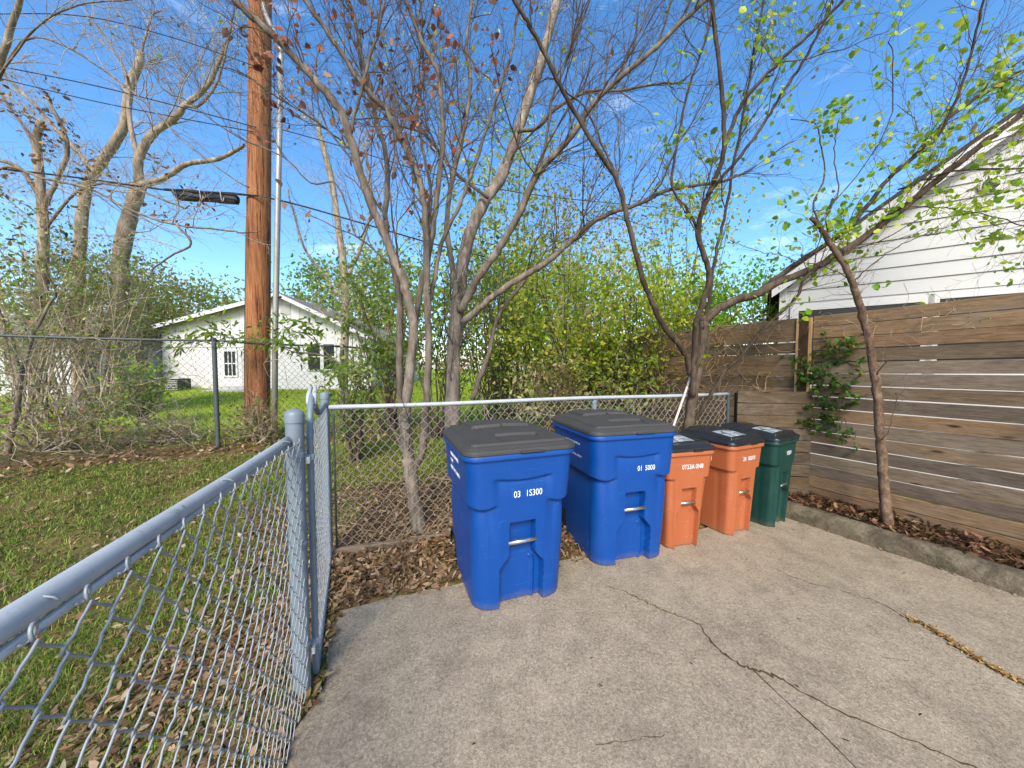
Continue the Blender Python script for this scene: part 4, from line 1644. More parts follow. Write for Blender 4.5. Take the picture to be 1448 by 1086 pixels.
L.append(limb([(604, 440), (614, 395), (626, 340), (650, 290), (665, 248), (675, 222), (695, 159), (712, 109), (725, 66), (731, 20), (738, -10)], YA, 3.4, 0.026, 0.010, 0.7))
L.append(limb([(603, 340), (610, 280), (600, 220), (590, 160), (600, 100), (590, 40), (600, -10)], YA + 0.1, 3.8, 0.022, 0.008, 0.6))
L.append(limb([(545, 310), (520, 262), (505, 222), (470, 190), (430, 160), (395, 140)], 3.3, 3.3, 0.014, 0.006, 0.5))
L.append(limb([(495, 192), (505, 150), (520, 95), (536, 40), (545, -10)], 3.0, 3.1, 0.018, 0.008, 0.5))
L.append(limb([(480, 308), (450, 320), (400, 300), (360, 262), (300, 205), (250, 190)], 3.2, 3.0, 0.008, 0.016, 0.0)[0:2] if False else limb([(530, 300), (505, 335), (478, 262), (440, 258), (400, 222), (330, 190), (262, 142)], 3.2, 3.3, 0.010, 0.006, 0.4))
baseA = at_ground(L[0][0][0])
redsel = lambda e: (e[:, 2] > 2.3) & (e[:, 0] > -2.4)
tree("multi_stem_tree", "slender multi-stemmed tree with rusty red dead leaves growing through the back fence", baseA, L, BARK_BROWN, BARK_DARK,
     [dict(n=190, lo=0.35, hi=1.35, ang=(18, 50), up=0.35, rl=0.008), dict(n=1050, lo=0.25, hi=0.9, ang=(18, 50), up=0.2), dict(n=2600, lo=0.12, hi=0.45, ang=(25, 70), up=0.05, K=5)],
     None, dict(mat=REDLEAF, sets=[(1, 180, REDS, None, (0.05, 0.095), 0.6, 0.9, redsel), (2, 420, REDS, None, (0.045, 0.095), 0.6, 0.9, redsel), (3, 60, G_YEL, None, (0.03, 0.05), 0.6, 0.4, None)]), t0=0.35, slim=0.82)

# --- thick-trunked tree just beyond the fence
YB = 4.35
L = []
L.append(limb([(640, 640), (640, 590), (641, 530), (643, 480), (645, 440), (648, 415)], YB, YB, 0.135, 0.075))
L.append(limb([(643, 490), (646, 445), (651, 400), (657, 360), (668, 320), (688, 280), (709, 249), (732, 186), (755, 116), (772, 60), (788, 0), (800, -40)], YB, 6.0, 0.118, 0.075, 0.8))
L.append(limb([(650, 440), (668, 408), (683, 383), (702, 357), (724, 321), (745, 278), (762, 242), (793, 209), (818, 179), (835, 152), (878, 109), (928, 66), (965, 30), (1000, 0)], YB - 0.05, 3.4, 0.062, 0.016, 0.6))
L.append(limb([(655, 456), (678, 436), (702, 415), (736, 393), (769, 374), (803, 345), (829, 321), (851, 307), (875, 297), (905, 288), (940, 270), (985, 262)], YB - 0.05, 3.7, 0.055, 0.014, 0.5))
L.append(limb([(762, 242), (769, 214), (777, 170), (780, 139), (795, 105), (815, 50), (835, -6)], 3.95, 3.7, 0.022, 0.010, 0.5))
L.append(limb([(648, 440), (640, 380), (632, 320), (640, 250), (655, 190), (665, 120), (660, 60), (668, 0)], YB, 4.9, 0.05, 0.018, 0.6))
L.append(limb([(668, 565), (680, 530), (691, 500), (698, 465), (712, 435), (740, 400)], YB + 0.3, 4.6, 0.045, 0.02, 0.4))
L.append(limb([(732, 186), (760, 180), (790, 150), (830, 130), (880, 128), (930, 118)], 5.2, 4.8, 0.035, 0.012, 0.5))
L.append(limb([(690, 280), (640, 240), (600, 190), (560, 175), (520, 140)], 4.9, 5.2, 0.03, 0.01, 0.5))
baseB = at_ground(L[0][0][0])
tree("leaning_tree", "thick-trunked bare tree with a dark spreading limb between multi-stem tree and second blue bin", baseB, L, BARK_BROWN, BARK_DARK,
     [dict(n=190, lo=0.4, hi=1.6, ang=(20, 55), up=0.3), dict(n=1100, lo=0.3, hi=1.05, ang=(18, 55), up=0.15), dict(n=3000, lo=0.15, hi=0.55, ang=(25, 70), up=0.05, K=5)],
     None, dict(mat=LEAF, sets=[(2, 240, G_YEL, None, (0.04, 0.075), 0.6, 0.3, lambda e: e[:, 2] > 2.2), (2, 40, REDS, None, (0.05, 0.1), 0.6, 0.8, None)]), t0=0.3, slim=0.80)

# --- forked tree behind the orange bins
YC = 3.95
L = []
L.append(limb([(972, 625), (974, 600), (977, 578), (983, 541), (989, 508), (994, 468), (996, 448)], YC, YC, 0.068, 0.056))
L.append(limb([(979, 560), (981, 520), (983, 479), (985, 454), (993, 431), (1002, 400), (1000, 372), (987, 330), (1000, 280), (1010, 256), (1022, 219), (1024, 168), (1017, 94), (1007, 0), (1004, -30)], YC - 0.05, 3.2, 0.042, 0.014, 0.6))
L.append(limb([(976, 530), (970, 504), (956, 483), (944, 468), (929, 443), (919, 419), (911, 400), (899, 358), (884, 298), (871, 252), (845, 212), (811, 156), (788, 113), (765, 66), (745, 30), (724, -5)], YC - 0.05, 3.0, 0.040, 0.014, 0.6))
L.append(limb([(995, 455), (1012, 439), (1039, 425), (1068, 417), (1106, 396), (1145, 382), (1200, 349), (1254, 312), (1300, 276), (1333, 248), (1379, 212), (1425, 176), (1460, 150)], YC, 3.1, 0.055, 0.020, 0.5))
L.append(limb([(1068, 417), (1100, 392), (1135, 366), (1175, 340), (1212, 309), (1257, 251), (1300, 215), (1350, 160), (1400, 128), (1450, 100)], 3.8, 3.3, 0.032, 0.012, 0.5))
L.append(limb([(1022, 219), (1040, 165), (1061, 131), (1105, 84), (1149, 44), (1195, -4)], 3.4, 3.0, 0.022, 0.010, 0.5))
L.append(limb([(1000, 275), (1030, 240), (1051, 216), (1085, 168), (1108, 128), (1142, 77), (1169, 20), (1180, -6)], 3.45, 3.1, 0.018, 0.008, 0.5))
L.append(limb([(874, 255), (864, 232), (845, 190), (826, 151), (800, 130)], 3.4, 3.5, 0.014, 0.006, 0.4))
L.append(limb([(979, 600), (992, 580), (1004, 560), (1016, 541), (1026, 524), (1047, 504), (1068, 479), (1089, 456), (1113, 435), (1130, 415), (1136, 396), (1160, 376), (1205, 352), (1260, 300)], YC + 0.02, 3.4, 0.026, 0.010, 0.4))
L.append(limb([(996, 452), (1003, 420), (1012, 360), (1024, 310), (1036, 240), (1052, 160), (1065, 80), (1080, 0)], YC, 3.9, 0.022, 0.010, 0.5))
L.append(limb([(987, 330), (975, 300), (950, 262), (960, 190), (975, 120), (1000, 50), (1010, -10)], 3.6, 3.9, 0.018, 0.008, 0.5))
L.append(limb([(1257, 251), (1320, 200), (1352, 140), (1375, 70), (1392, 0)], 3.4, 3.1, 0.016, 0.007, 0.4))
L.append(limb([(1148, 300), (1180, 285), (1255, 180), (1262, 80)], 3.7, 3.5, 0.007, 0.004, 0.3))
L.append(limb([(1270, 268), (1350, 242), (1448, 238), (1500, 236)], 3.4, 3.0, 0.010, 0.006, 0.2))
L.append(limb([(1220, 300), (1290, 292), (1370, 300), (1448, 320)], 3.5, 3.2, 0.007, 0.004, 0.2))
baseC = at_ground(L[0][0][0])
tree("forked_tree", "forked tree behind orange bins, one limb sweeping along the white gable, fresh green leaves", baseC, L, BARK_DARK, BARK_DARK,
     [dict(n=210, lo=0.3, hi=1.1, ang=(20, 60), up=0.3), dict(n=1000, lo=0.22, hi=0.85, ang=(18, 55), up=0.15), dict(n=2400, lo=0.12, hi=0.42, ang=(25, 70), up=0.05, K=5)],
     None, dict(mat=LEAF, sets=[
         (1, 260, G_FRESH, None, (0.045, 0.085), 0.72, 0.3, lambda e: (e[:, 0] > 1.0) & (e[:, 2] > 2.0)),
         (2, 560, G_FRESH, None, (0.04, 0.08), 0.72, 0.3, lambda e: (e[:, 0] > 1.2) & (e[:, 2] > 2.1) & (e[:, 2] < 3.9)),
         (2, 640, G_FRESH + [S(200, 210, 70)], None, (0.045, 0.09), 0.72, 0.3, lambda e: (e[:, 0] > 2.5) & (e[:, 2] > 2.8) & (e[:, 1] > 3.0)),
         (3, 120, G_FRESH, None, (0.05, 0.09), 0.7, 0.4, lambda e: (e[:, 0] > 1.6) & (e[:, 2] > 3.8)),
         (3, 14, BROWNS, None, (0.06, 0.1), 0.6, 0.8, lambda e: (e[:, 0] > 1.6))]), t0=0.3, slim=0.84)

# --- sapling in the planting bed
YE = 3.18
L = []
L.append(limb([(1256, 752), (1252, 710), (1249, 670), (1245, 620), (1241, 560), (1236, 520), (1228, 480), (1218, 440), (1206, 402), (1191, 371), (1175, 345), (1160, 322), (1146, 308)], YE, 3.35, 0.064, 0.028))
L.append(limb([(1206, 402), (1215, 390), (1240, 370), (1262, 352), (1300, 335)], 3.3, 3.1, 0.010, 0.004, 0.3))
L.append(limb([(1204, 400), (1190, 388), (1160, 376), (1130, 370), (1100, 360)], 3.3, 3.4, 0.008, 0.004, 0.3))
L.append(limb([(1247, 622), (1256, 610), (1265, 575), (1268, 560)], YE, 3.1, 0.006, 0.003, 0.05))
L.append(limb([(1240, 530), (1250, 515), (1257, 508)], YE, 3.05, 0.008, 0.005))
L.append(limb([(1160, 322), (1150, 290), (1166, 250), (1160, 200)], 3.35, 3.4, 0.014, 0.006, 0.4))
L.append(limb([(1175, 345), (1168, 310), (1185, 270), (1180, 230)], 3.33, 3.3, 0.012, 0.005, 0.3))
baseE = np.array([L[0][0][0][0], L[0][0][0][1], 0.10])
tree("sapling", "lone knotty sapling in the planting bed, leaning against the tall board fence", baseE, L, BARK_SAP, BARK_DARK,
     [dict(n=34, lo=0.2, hi=0.6, ang=(25, 60), up=0.25, t0=0.3) if False else dict(n=34, lo=0.2, hi=0.6, ang=(25, 60), up=0.25), dict(n=90, lo=0.1, hi=0.35, ang=(25, 65), up=0.1)],
     None, dict(mat=LEAF, sets=[(2, 190, G_FRESH, None, (0.045, 0.08), 0.72, 0.3, lambda e: e[:, 2] > 2.9)]), t0=0.5, slim=0.66, joined=True)

# --- pale tall trees beyond the left fence
def pale_tree(label, traced, y0, levels, n_dead=0):
    base = at_ground(traced[0][0][0], 0.1)
    spec = dict(mat=DRYLEAF, sets=[(1, n_dead, BROWNS, None, (0.08, 0.16), 0.5, 0.8, None)]) if n_dead else None
    return tree("bare_tree", label, base, traced, BARK_PALE, TWIG_GREY, levels, "bare trees beyond the lawn", spec, t0=0.3)


Y1 = 9.2
L = [limb([(164, 600), (165, 540), (168, 470), (172, 400), (172, 358), (186, 298), (197, 262)], Y1, Y1, 0.22, 0.15),
     limb([(197, 265), (196, 230), (205, 205), (220, 186), (245, 169), (262, 149), (285, 130), (300, 110), (312, 80)], Y1, 9.0, 0.105, 0.03, 0.6),
     limb([(197, 262), (215, 258), (232, 252), (265, 232), (308, 225), (335, 212)], Y1, 8.6, 0.085, 0.02, 0.5),
     limb([(196, 230), (188, 196), (183, 165), (182, 130)], Y1, 9.4, 0.06, 0.03, 0.3),
     limb([(262, 149), (280, 150), (305, 120), (320, 70), (330, 20)], 9.0, 8.9, 0.035, 0.012, 0.5)]
pale_tree("pale bare tree forking left of the utility pole, a limb reaching the pole", L, Y1,
          [dict(n=60, lo=0.8, hi=2.6, ang=(25, 65), up=0.25), dict(n=330, lo=0.4, hi=1.4, ang=(25, 65), up=0.1, rmin=0.004), dict(n=650, lo=0.2, hi=0.8, ang=(25, 70), up=0.05, K=5, rmin=0.004)])
Y2 = 9.8
L = [limb([(118, 610), (112, 540), (110, 470), (112, 400), (113, 358), (119, 282), (133, 245), (156, 212), (174, 182), (180, 145), (183, 122)], Y2, Y2, 0.15, 0.09),
     limb([(182, 128), (190, 105), (197, 88), (199, 74)], Y2, Y2, 0.10, 0.08),
     limb([(133, 245), (110, 215), (85, 190), (60, 160), (20, 120)], Y2, 9.6, 0.06, 0.02, 0.6),
     limb([(183, 125), (175, 95), (160, 70), (140, 40)], Y2, 9.6, 0.03, 0.01, 0.5),
     limb([(199, 76), (205, 55), (212, 30)], Y2, 9.9, 0.03, 0.015, 0.6)]
pale_tree("pale pollarded tree with a shaggy knob of stubs on top, left of the forking one", L, Y2,
          [dict(n=50, lo=0.6, hi=2.2, ang=(25, 65), up=0.25), dict(n=280, lo=0.4, hi=1.3, ang=(25, 65), up=0.1, rmin=0.004), dict(n=520, lo=0.2, hi=0.7, ang=(25, 70), up=0.05, K=5, rmin=0.004)], 60)
Y3 = 8.2
L = [limb([(58, 610), (56, 520), (58, 430), (62, 340), (58, 270), (52, 200), (58, 170)], Y3, Y3, 0.13, 0.06),
     limb([(60, 300), (80, 255), (95, 215), (88, 180), (72, 150)], Y3, 8.0, 0.05, 0.025, 0.2),
     limb([(58, 280), (30, 240), (-5, 225), (-40, 215)], Y3, 7.8, 0.05, 0.02, 0.4),
     limb([(60, 330), (110, 270), (170, 262), (250, 290)], Y3, 7.6, 0.03, 0.01, 0.4),
     limb([(56, 230), (40, 190), (20, 160), (0, 130)], Y3, 8.2, 0.03, 0.012, 0.4)]
pale_tree("scruffy leftmost bare tree hung with brown dead leaf clusters", L, Y3,
          [dict(n=70, lo=0.5, hi=1.9, ang=(25, 70), up=0.15), dict(n=360, lo=0.3, hi=1.1, ang=(25, 70), up=0.05, rmin=0.0035), dict(n=700, lo=0.2, hi=0.6, ang=(25, 75), up=0.0, K=5, rmin=0.0035)], 420)
# near branch hanging into the top left corner
Y4 = 12.5
L = [limb([(487, 600), (486, 520), (489, 440), (486, 380), (478, 320), (470, 262), (455, 200)], Y4, Y4, 0.16, 0.06, 0.8),
     limb([(487, 400), (510, 350), (525, 290), (520, 230)], Y4, 12.2, 0.06, 0.02, 0.8),
     limb([(488, 430), (455, 385), (430, 350), (415, 300)], Y4, 12.0, 0.05, 0.02, 0.8)]
pale_tree("distant bare tree behind the right end of the white cottage", L, Y4,
          [dict(n=60, lo=0.8, hi=2.6, ang=(25, 65), up=0.25), dict(n=300, lo=0.4, hi=1.4, ang=(25, 65), up=0.1, rmin=0.005), dict(n=500, lo=0.2, hi=0.8, ang=(25, 70), up=0.05, K=5, rmin=0.005)])
Y5 = 7.4
L = [limb([(-70, 620), (-62, 500), (-50, 380), (-40, 260), (-20, 150), (10, 60), (30, -10)], Y5, 6.4, 0.09, 0.02, 0.6),
     limb([(-45, 300), (0, 238), (60, 252), (130, 268), (190, 300), (250, 318), (325, 326)], 7.0, 6.0, 0.026, 0.010, 0.3),
     limb([(-15, 140), (30, 60), (80, 60), (140, 95), (200, 140), (250, 190), (300, 232), (345, 262)], 6.6, 6.0, 0.018, 0.006, 0.2),
     limb([(-10, 120), (50, 40), (110, 8), (180, 0)], 6.5, 6.0, 0.016, 0.006, 0.6),
     limb([(250, 318), (270, 345), (240, 362), (215, 382)], 6.0, 5.9, 0.02, 0.008, 0.1)]
pale_tree("bare tree standing past the left edge, its dark twigs crossing the sky", L, Y5,
          [dict(n=110, lo=0.4, hi=1.8, ang=(20, 60), up=0.2), dict(n=420, lo=0.3, hi=1.0, ang=(25, 65), up=0.1, rmin=0.0025), dict(n=800, lo=0.15, hi=0.5, ang=(25, 70), up=0.05, K=5, rmin=0.0025)])


# ------------------------------------------------------------------ shrubs and hedge
def bush(name, label, c, rad, nclump, nleaf, size, cols, group=None, stems=7, leafm=LEAF, w=None, twigm=BARK_DARK, spread=0.34, ratio=0.5, droop=0.2, zlow=None, ntw=160, cat="shrub", stemr=0.022, extra=None):
    base = at_ground(c, 0.05)
    root = thing(name, label, cat, tuple(base), 0, group)
    c = np.array(c, float)
    rad = np.array(rad, float)
    q = unit(RNG.normal(0, 1, (nclump, 3))) * RNG.uniform(0.25, 1, (nclump, 1)) ** 0.5
    cl = c + q * rad
    gz = height(cl[:, 0], cl[:, 1]) + 0.08
    cl[:, 2] = np.maximum(cl[:, 2], gz)
    S_, Rr = [], []
    for k in range(nclump):
        b = base + np.array([RNG.normal(0, rad[0] * 0.18), RNG.normal(0, rad[1] * 0.18), 0])
        b[2] = GROUND_AT(b[0], b[1]) - 0.03
        m = (b + cl[k]) / 2 + np.array([RNG.normal(0, 0.12), RNG.normal(0, 0.12), 0.15 * rad[2]])
        p = smoothpts([b, b * 0.6 + m * 0.4 + RNG.normal(0, 0.04, 3), m, cl[k] + RNG.normal(0, 0.1, 3)], 4)
        S_.append(resample(p, 12))
        Rr.append(np.linspace(stemr * RNG.uniform(0.5, 1.2), 0.005, 12))
    PP, RR = np.stack(S_), np.stack(Rr)
    mb = MB()
    mb.tubes(PP, RR, 5)
    P1, R1 = grow(PP, RR, ntw, 0.25, 0.9, (25, 75), 0.1, 0.35, rmin=0.0025)
    P2, R2 = grow(P1, R1, ntw * 2, 0.12, 0.45, (25, 75), 0.05, 0.2, rmin=0.002, K=5)
    mb.tubes(P1, R1, 3)
    mb.tubes(P2, R2, 3)
    mb.build("stems", twigm, root, base)
    lm = MB()
    n1 = int(nleaf * 0.62)
    k = RNG.integers(0, nclump, n1)
    sg = (rad.mean() * spread) * RNG.uniform(0.5, 1.3, nclump)[k][:, None]
    pos = cl[k] + RNG.normal(0, 1, (n1, 3)) * sg * np.array([1, 1, 0.8])
    cc = np.array(cols)
    tint = pick(cols, nclump, w)
    col1 = tint[k] * RNG.uniform(0.7, 1.3, (n1, 1))
    p2, d2 = on_twigs(P2, nleaf - n1)
    pos = np.r_[pos, p2]
    col = np.r_[col1, pick(cols, nleaf - n1, w)]
    ok = pos[:, 2] > height(pos[:, 0], pos[:, 1]) + 0.02
    pos, col = pos[ok], np.clip(col[ok], 0, 1)
    d = unit(RNG.normal(0, 1, pos.shape) + np.array([0, 0, 0.2]))
    leaves(lm, pos, d, RNG.uniform(size[0], size[1], len(pos)), col, ratio, 0.4, droop, 0.08)
    lm.build("foliage", leafm, root, base)
    return root


HG = "yellow-green shrubs behind the back fence"


def PC(u, v, y):
    return PY(u, v, y)


bush("leafy_shrub", "yellow-green leafy shrub crowding the fence above the second blue bin", PC(800, 450, 6.2), (1.25, 0.9, 1.35), 42, 6000, (0.05, 0.10), G_YEL, HG)
bush("leafy_shrub", "bright yellow-green shrub spilling against the far end of the browner fence panel", PC(900, 468, 5.9), (0.8, 0.8, 1.1), 30, 4300, (0.05, 0.10), G_YEL + [S(176, 180, 60)], HG)
bush("leafy_shrub", "green shrub right behind the thick tree trunk", PC(705, 440, 6.6), (1.0, 0.9, 1.45), 36, 4000, (0.05, 0.10), G_YEL + G_DARK, HG)
bush("leafy_shrub", "tall loose green shrub reaching up behind the thick trunk's dark limb", PC(720, 330, 9.0), (1.9, 1.4, 2.6), 46, 5200, (0.07, 0.13), G_YEL + G_OLIVE, HG)
bush("leafy_shrub", "dark-leaved shrub left of the multi-stemmed tree's trunk", PC(545, 440, 7.0), (0.85, 0.8, 1.25), 28, 3000, (0.06, 0.12), G_DARK + G_OLIVE, HG)
bush("leafy_shrub", "green shrub seen between the multi-stemmed tree and the thick trunk", PC(625, 455, 6.8), (0.6, 0.7, 1.1), 22, 2600, (0.05, 0.10), G_DARK + G_YEL, HG)
bush("leafy_shrub", "low vivid green shrub peeping over the fence left of the white gable", PC(1050, 436, 7.4), (1.1, 0.9, 0.7), 26, 5200, (0.05, 0.10), [S(120, 176, 24), S(96, 152, 28), S(150, 190, 50)], HG)
bush("leafy_shrub", "tall airy yellow-green shrub behind the forked tree", PC(965, 350, 8.2), (1.1, 1.0, 1.9), 28, 2600, (0.06, 0.12), G_YEL, HG)
bush("leafy_shrub", "low tangled undergrowth shrub behind the mid post of the back fence", PC(830, 560, 4.9), (1.3, 0.45, 0.5), 30, 2200, (0.04, 0.08), G_OLIVE + BROWNS[:2], HG)
bush("brush_tree", "distant grey-brown leafless thicket tree above the yellow-green shrubs", PC(835, 330, 13.0), (2.6, 1.8, 2.6), 60, 2600, (0.08, 0.14), [S(150, 134, 112), S(124, 108, 88), S(110, 112, 70)], None, ntw=900, twigm=TWIG_GREY, leafm=DRYLEAF, cat="tree", stemr=0.05)
LG = "scrub along the tall far fence"
bush("evergreen_shrub", "large olive-green evergreen shrub mass at the left edge", PC(40, 400, 8.0), (1.7, 1.2, 1.9), 46, 2400, (0.05, 0.11), G_OLIVE, LG, ntw=620, twigm=TWIG_GREY)
bush("evergreen_shrub", "dark evergreen shrub below the pollarded tree", PC(135, 415, 8.6), (1.3, 1.1, 1.5), 34, 1500, (0.05, 0.11), G_OLIVE + G_DARK, LG, ntw=560, twigm=TWIG_GREY)
bush("evergreen_shrub", "brownish thinning shrub beside the white cottage's left eave", PC(180, 420, 10.5), (1.0, 1.0, 1.3), 30, 2000, (0.07, 0.13), BROWNS + G_OLIVE, LG, ntw=600, twigm=TWIG_GREY)
bush("evergreen_shrub", "leafy green shrub in front of the cottage's left corner", PC(200, 540, 7.6), (0.45, 0.4, 0.55), 16, 900, (0.06, 0.12), G_OLIVE + G_FRESH, LG, ntw=120)
bush("evergreen_shrub", "low dark scrub with dry stalks at the foot of the tall fence, far left", PC(70, 590, 5.6), (1.3, 0.5, 0.45), 26, 1100, (0.05, 0.10), G_OLIVE + BROWNS, LG, ntw=90, twigm=TWIG_GREY)
bush("evergreen_shrub", "low brown scrub under the tall fence between its two posts", PC(230, 622, 6.2), (0.8, 0.3, 0.2), 20, 700, (0.05, 0.09), BROWNS + G_OLIVE, LG, ntw=260, twigm=TWIG_GREY)
bush("evergreen_shrub", "clumpy green shoots at the foot of the wooden utility pole", PC(360, 600, 6.2), (0.5, 0.25, 0.3), 14, 420, (0.05, 0.09), G_OLIVE + BROWNS, LG, ntw=120, twigm=TWIG_GREY)
bush("evergreen_shrub", "thin straggly shrub between the gate post and the multi-stemmed tree", PC(505, 560, 5.2), (0.42, 0.4, 0.55), 14, 620, (0.06, 0.11), G_OLIVE + G_DARK, LG, ntw=110)

# broad-leaved branch across the pole
L = [limb([(548, 592), (520, 560), (497, 535), (470, 508), (440, 500), (415, 498)], 5.6, 6.0, 0.022, 0.008, 0.1),
     limb([(470, 508), (445, 482), (425, 470), (390, 472)], 5.8, 5.95, 0.012, 0.005),
     limb([(415, 498), (370, 480), (330, 478), (290, 470), (262, 500)], 6.0, 5.85, 0.010, 0.004),
     limb([(390, 472), (380, 452), (395, 436)], 5.95, 5.9, 0.007, 0.003),
     limb([(548, 592), (570, 640), (580, 690)], 5.6, 5.3, 0.022, 0.028)]
L[-1] = (np.r_[L[-1][0], [at_ground(L[-1][0][-1])]], np.r_[L[-1][1], [0.03]])
tree("broadleaf_sapling", "broad-leaved sapling branch reaching across the utility pole in front of the cottage", at_ground(L[-1][0][-1]), L, BARK_BROWN, BARK_BROWN,
     [dict(n=40, lo=0.15, hi=0.5, ang=(25, 70), up=0.1), dict(n=60, lo=0.1, hi=0.25, ang=(25, 70), up=0.1)], None,
     dict(mat=LEAF, sets=[(1, 280, [S(96, 128, 54), S(130, 158, 70), S(150, 172, 40), S(70, 104, 44)], None, (0.09, 0.17), 0.36, 0.5, None), (2, 160, [S(96, 128, 54), S(130, 158, 70), S(70, 104, 44)], None, (0.08, 0.15), 0.36, 0.5, None)]), cat="tree", t0=0.3, joined=True)
# white-stemmed young tree at the left edge
L = [limb([(8, 650), (16, 610), (24, 580), (27, 540), (20, 500), (12, 470)], 5.35, 5.4, 0.045, 0.028, 0.3),
     limb([(26, 560), (34, 520), (45, 480), (70, 430)], 5.4, 5.6, 0.03, 0.012, 0.4),
     limb([(27, 545), (12, 500), (0, 440), (-20, 400)], 5.4, 5.3, 0.022, 0.01, 0.4)]
tree("young_tree", "young pale-stemmed tree in front of the tall fence at the left edge", at_ground(L[0][0][0]), L, BARK_PALE, TWIG_GREY,
     [dict(n=50, lo=0.3, hi=1.0, ang=(25, 65), up=0.25), dict(n=170, lo=0.15, hi=0.5, ang=(25, 65), up=0.1)], None,
     dict(mat=LEAF, sets=[(2, 480, G_OLIVE, None, (0.05, 0.09), 0.45, 0.3, None)]))
# far trees behind the cottage
FT = "trees on the skyline behind the cottage"
for lab, u, v, y, rad, cols, nl in (("dark green skyline tree right of the cottage's ridge", 452, 418, 30, (3.2, 2.5, 2.6), G_DARK + G_OLIVE, 3000),
                                    ("rounded grey-green skyline tree over the cottage's left roof slope", 300, 432, 32, (3.4, 2.5, 2.2), G_OLIVE + [S(120, 110, 88)], 2600),
                                    ("brownish skyline tree left of the cottage", 215, 430, 27, (3.0, 2.5, 2.6), BROWNS + G_OLIVE, 2400),
                                    ("grey bare-looking skyline tree at the far left", 110, 440, 26, (4.0, 2.5, 3.2), BROWNS + G_OLIVE, 2600),
                                    ("tall olive skyline tree between the cottage and the shrubs", 545, 420, 26, (3.4, 2.5, 3.2), G_OLIVE + G_DARK, 3000),
                                    ("skyline tree behind the yellow-green shrubs", 760, 430, 24, (5.0, 3, 3.4), G_OLIVE + G_YEL, 3600),
                                    ("skyline tree behind the browner fence panel", 960, 455, 22, (4.0, 3, 2.6), G_OLIVE + G_YEL, 3000),
                                    ("skyline tree far left beyond the shed", -40, 440, 25, (4.5, 3, 3.6), G_OLIVE + BROWNS, 2600)):
    bush("skyline_tree", lab, PC(u, v, y), rad, 46, nl, (0.22, 0.42), cols, FT, ntw=420, twigm=TWIG_GREY, cat="tree", stemr=0.12)


# ------------------------------------------------------------------ vines
def tangle(name, label, starts, n, step, K, drift, r, mat, plane=None, cat="vine", wig=0.5, keep=None):
    mb = MB()
    P = np.zeros((n, K, 3))
    P[:, 0] = np.array([starts(RNG) for _ in range(n)])
    d = unit(RNG.normal(0, 1, (n, 3)) + np.array(drift))
    for k in range(1, K):
        d = unit(d + RNG.normal(0, wig, (n, 3)) + np.array(drift) * 0.2)
        if plane is not None:
            o, nn, lim = plane
            off = (P[:, k - 1] - o) @ nn
            d = unit(d - nn * (off / lim)[:, None] * 0.6)
        P[:, k] = P[:, k - 1] + d * step * RNG.uniform(0.6, 1.3, (n, 1))
    P[:, :, 2] = np.maximum(P[:, :, 2], 0.03)
    if keep is not None:
        P = P[keep(P)]
        n = len(P)
    base = P[:, 0].mean(0)
    base[2] = GROUND_AT(base[0], base[1])
    mb.tubes(P, np.full((n, K), r) * RNG.uniform(0.5, 1.4, (n, 1)), 4)
    root = thing(name, label, cat, tuple(base))
    mb.build("stems", mat, root, base)
    return root, P, base


VINE = bark("dry_vine_bark", S(118, 92, 64), S(160, 130, 94), S(190, 162, 124), 20)
wn3 = np.array([WF_N[0], WF_N[1], 0])


def on_fence(s0, s1, z0, z1, off=0.04):
    def f(r):
        s = r.uniform(s0, s1)
        q = WF_C + WF_D * s + WF_N * (off + r.uniform(0, 0.03))
        return (q[0], q[1], r.uniform(z0, z1))
    return f


pl_ = (np.array([*(WF_C + WF_N * 0.05), 1.0]), wn3, 0.08)
tangle("dry_vine", "tangle of dry tan vine stems hanging on the browner fence panel behind the forked tree", on_fence(-2.6, -0.2, 1.2, 2.25), 80, 0.09, 13, (0, 0, -0.25), 0.0034, VINE, pl_)
tangle("dry_vine", "few dry tan vine tendrils trailing over the top of the tall grey fence", on_fence(0.15, 2.0, 1.95, 2.2), 34, 0.045, 8, (0, 0, -0.3), 0.0017, TWIG_GREY, pl_)
root, P, base = tangle("climbing_vine", "dark green climbing vine on the fence corner right of the dark post", on_fence(0.08, 0.42, 0.95, 1.85, 0.03), 46, 0.045, 9, (0, 0, 0.0), 0.003, BARK_DARK, pl_)
lm = MB()
p, d = on_twigs(P, 640, 0.0)
p = p + wn3 * RNG.uniform(0.0, 0.08, (len(p), 1))
leaves(lm, p, d, RNG.uniform(0.03, 0.07, len(p)), pick([S(44, 84, 38), S(62, 102, 46), S(36, 68, 34), S(84, 122, 54)], len(p)), 0.7, 0.4, 0.3, 0.08)
lm.build("leaves", LEAF, root, base)


def lfstart(r):
    k = 0 if r.random() < 0.85 else 1
    q = LF[k] + (LF[k + 1] - LF[k]) * r.uniform(0, 0.8)
    return (q[0] + r.normal(0, 0.08), q[1] + r.normal(0, 0.08), r.uniform(0.3, 2.0))


tangle("dry_vine", "grey-brown dead vines woven through the tall fence left of the pole", lfstart, 60, 0.16, 14, (0.5, 0.25, 0.0), 0.0032, TWIG_GREY, None, wig=0.42)


def bfstart(r):
    q = BF_A + (BF_B - BF_A) * r.uniform(0.3, 1.0) + _bn * r.uniform(0.1, 0.9)
    return (q[0], q[1], r.uniform(0.05, 0.8))


tangle("dry_vine", "tangle of dry stems just behind the back fence above the bins", bfstart, 130, 0.11, 11, (0, 0, 0.12), 0.0034, TWIG_GREY, None, wig=0.45, keep=lambda P: dback(P[:, :, 0], P[:, :, 1]).min(1) > 0.04)


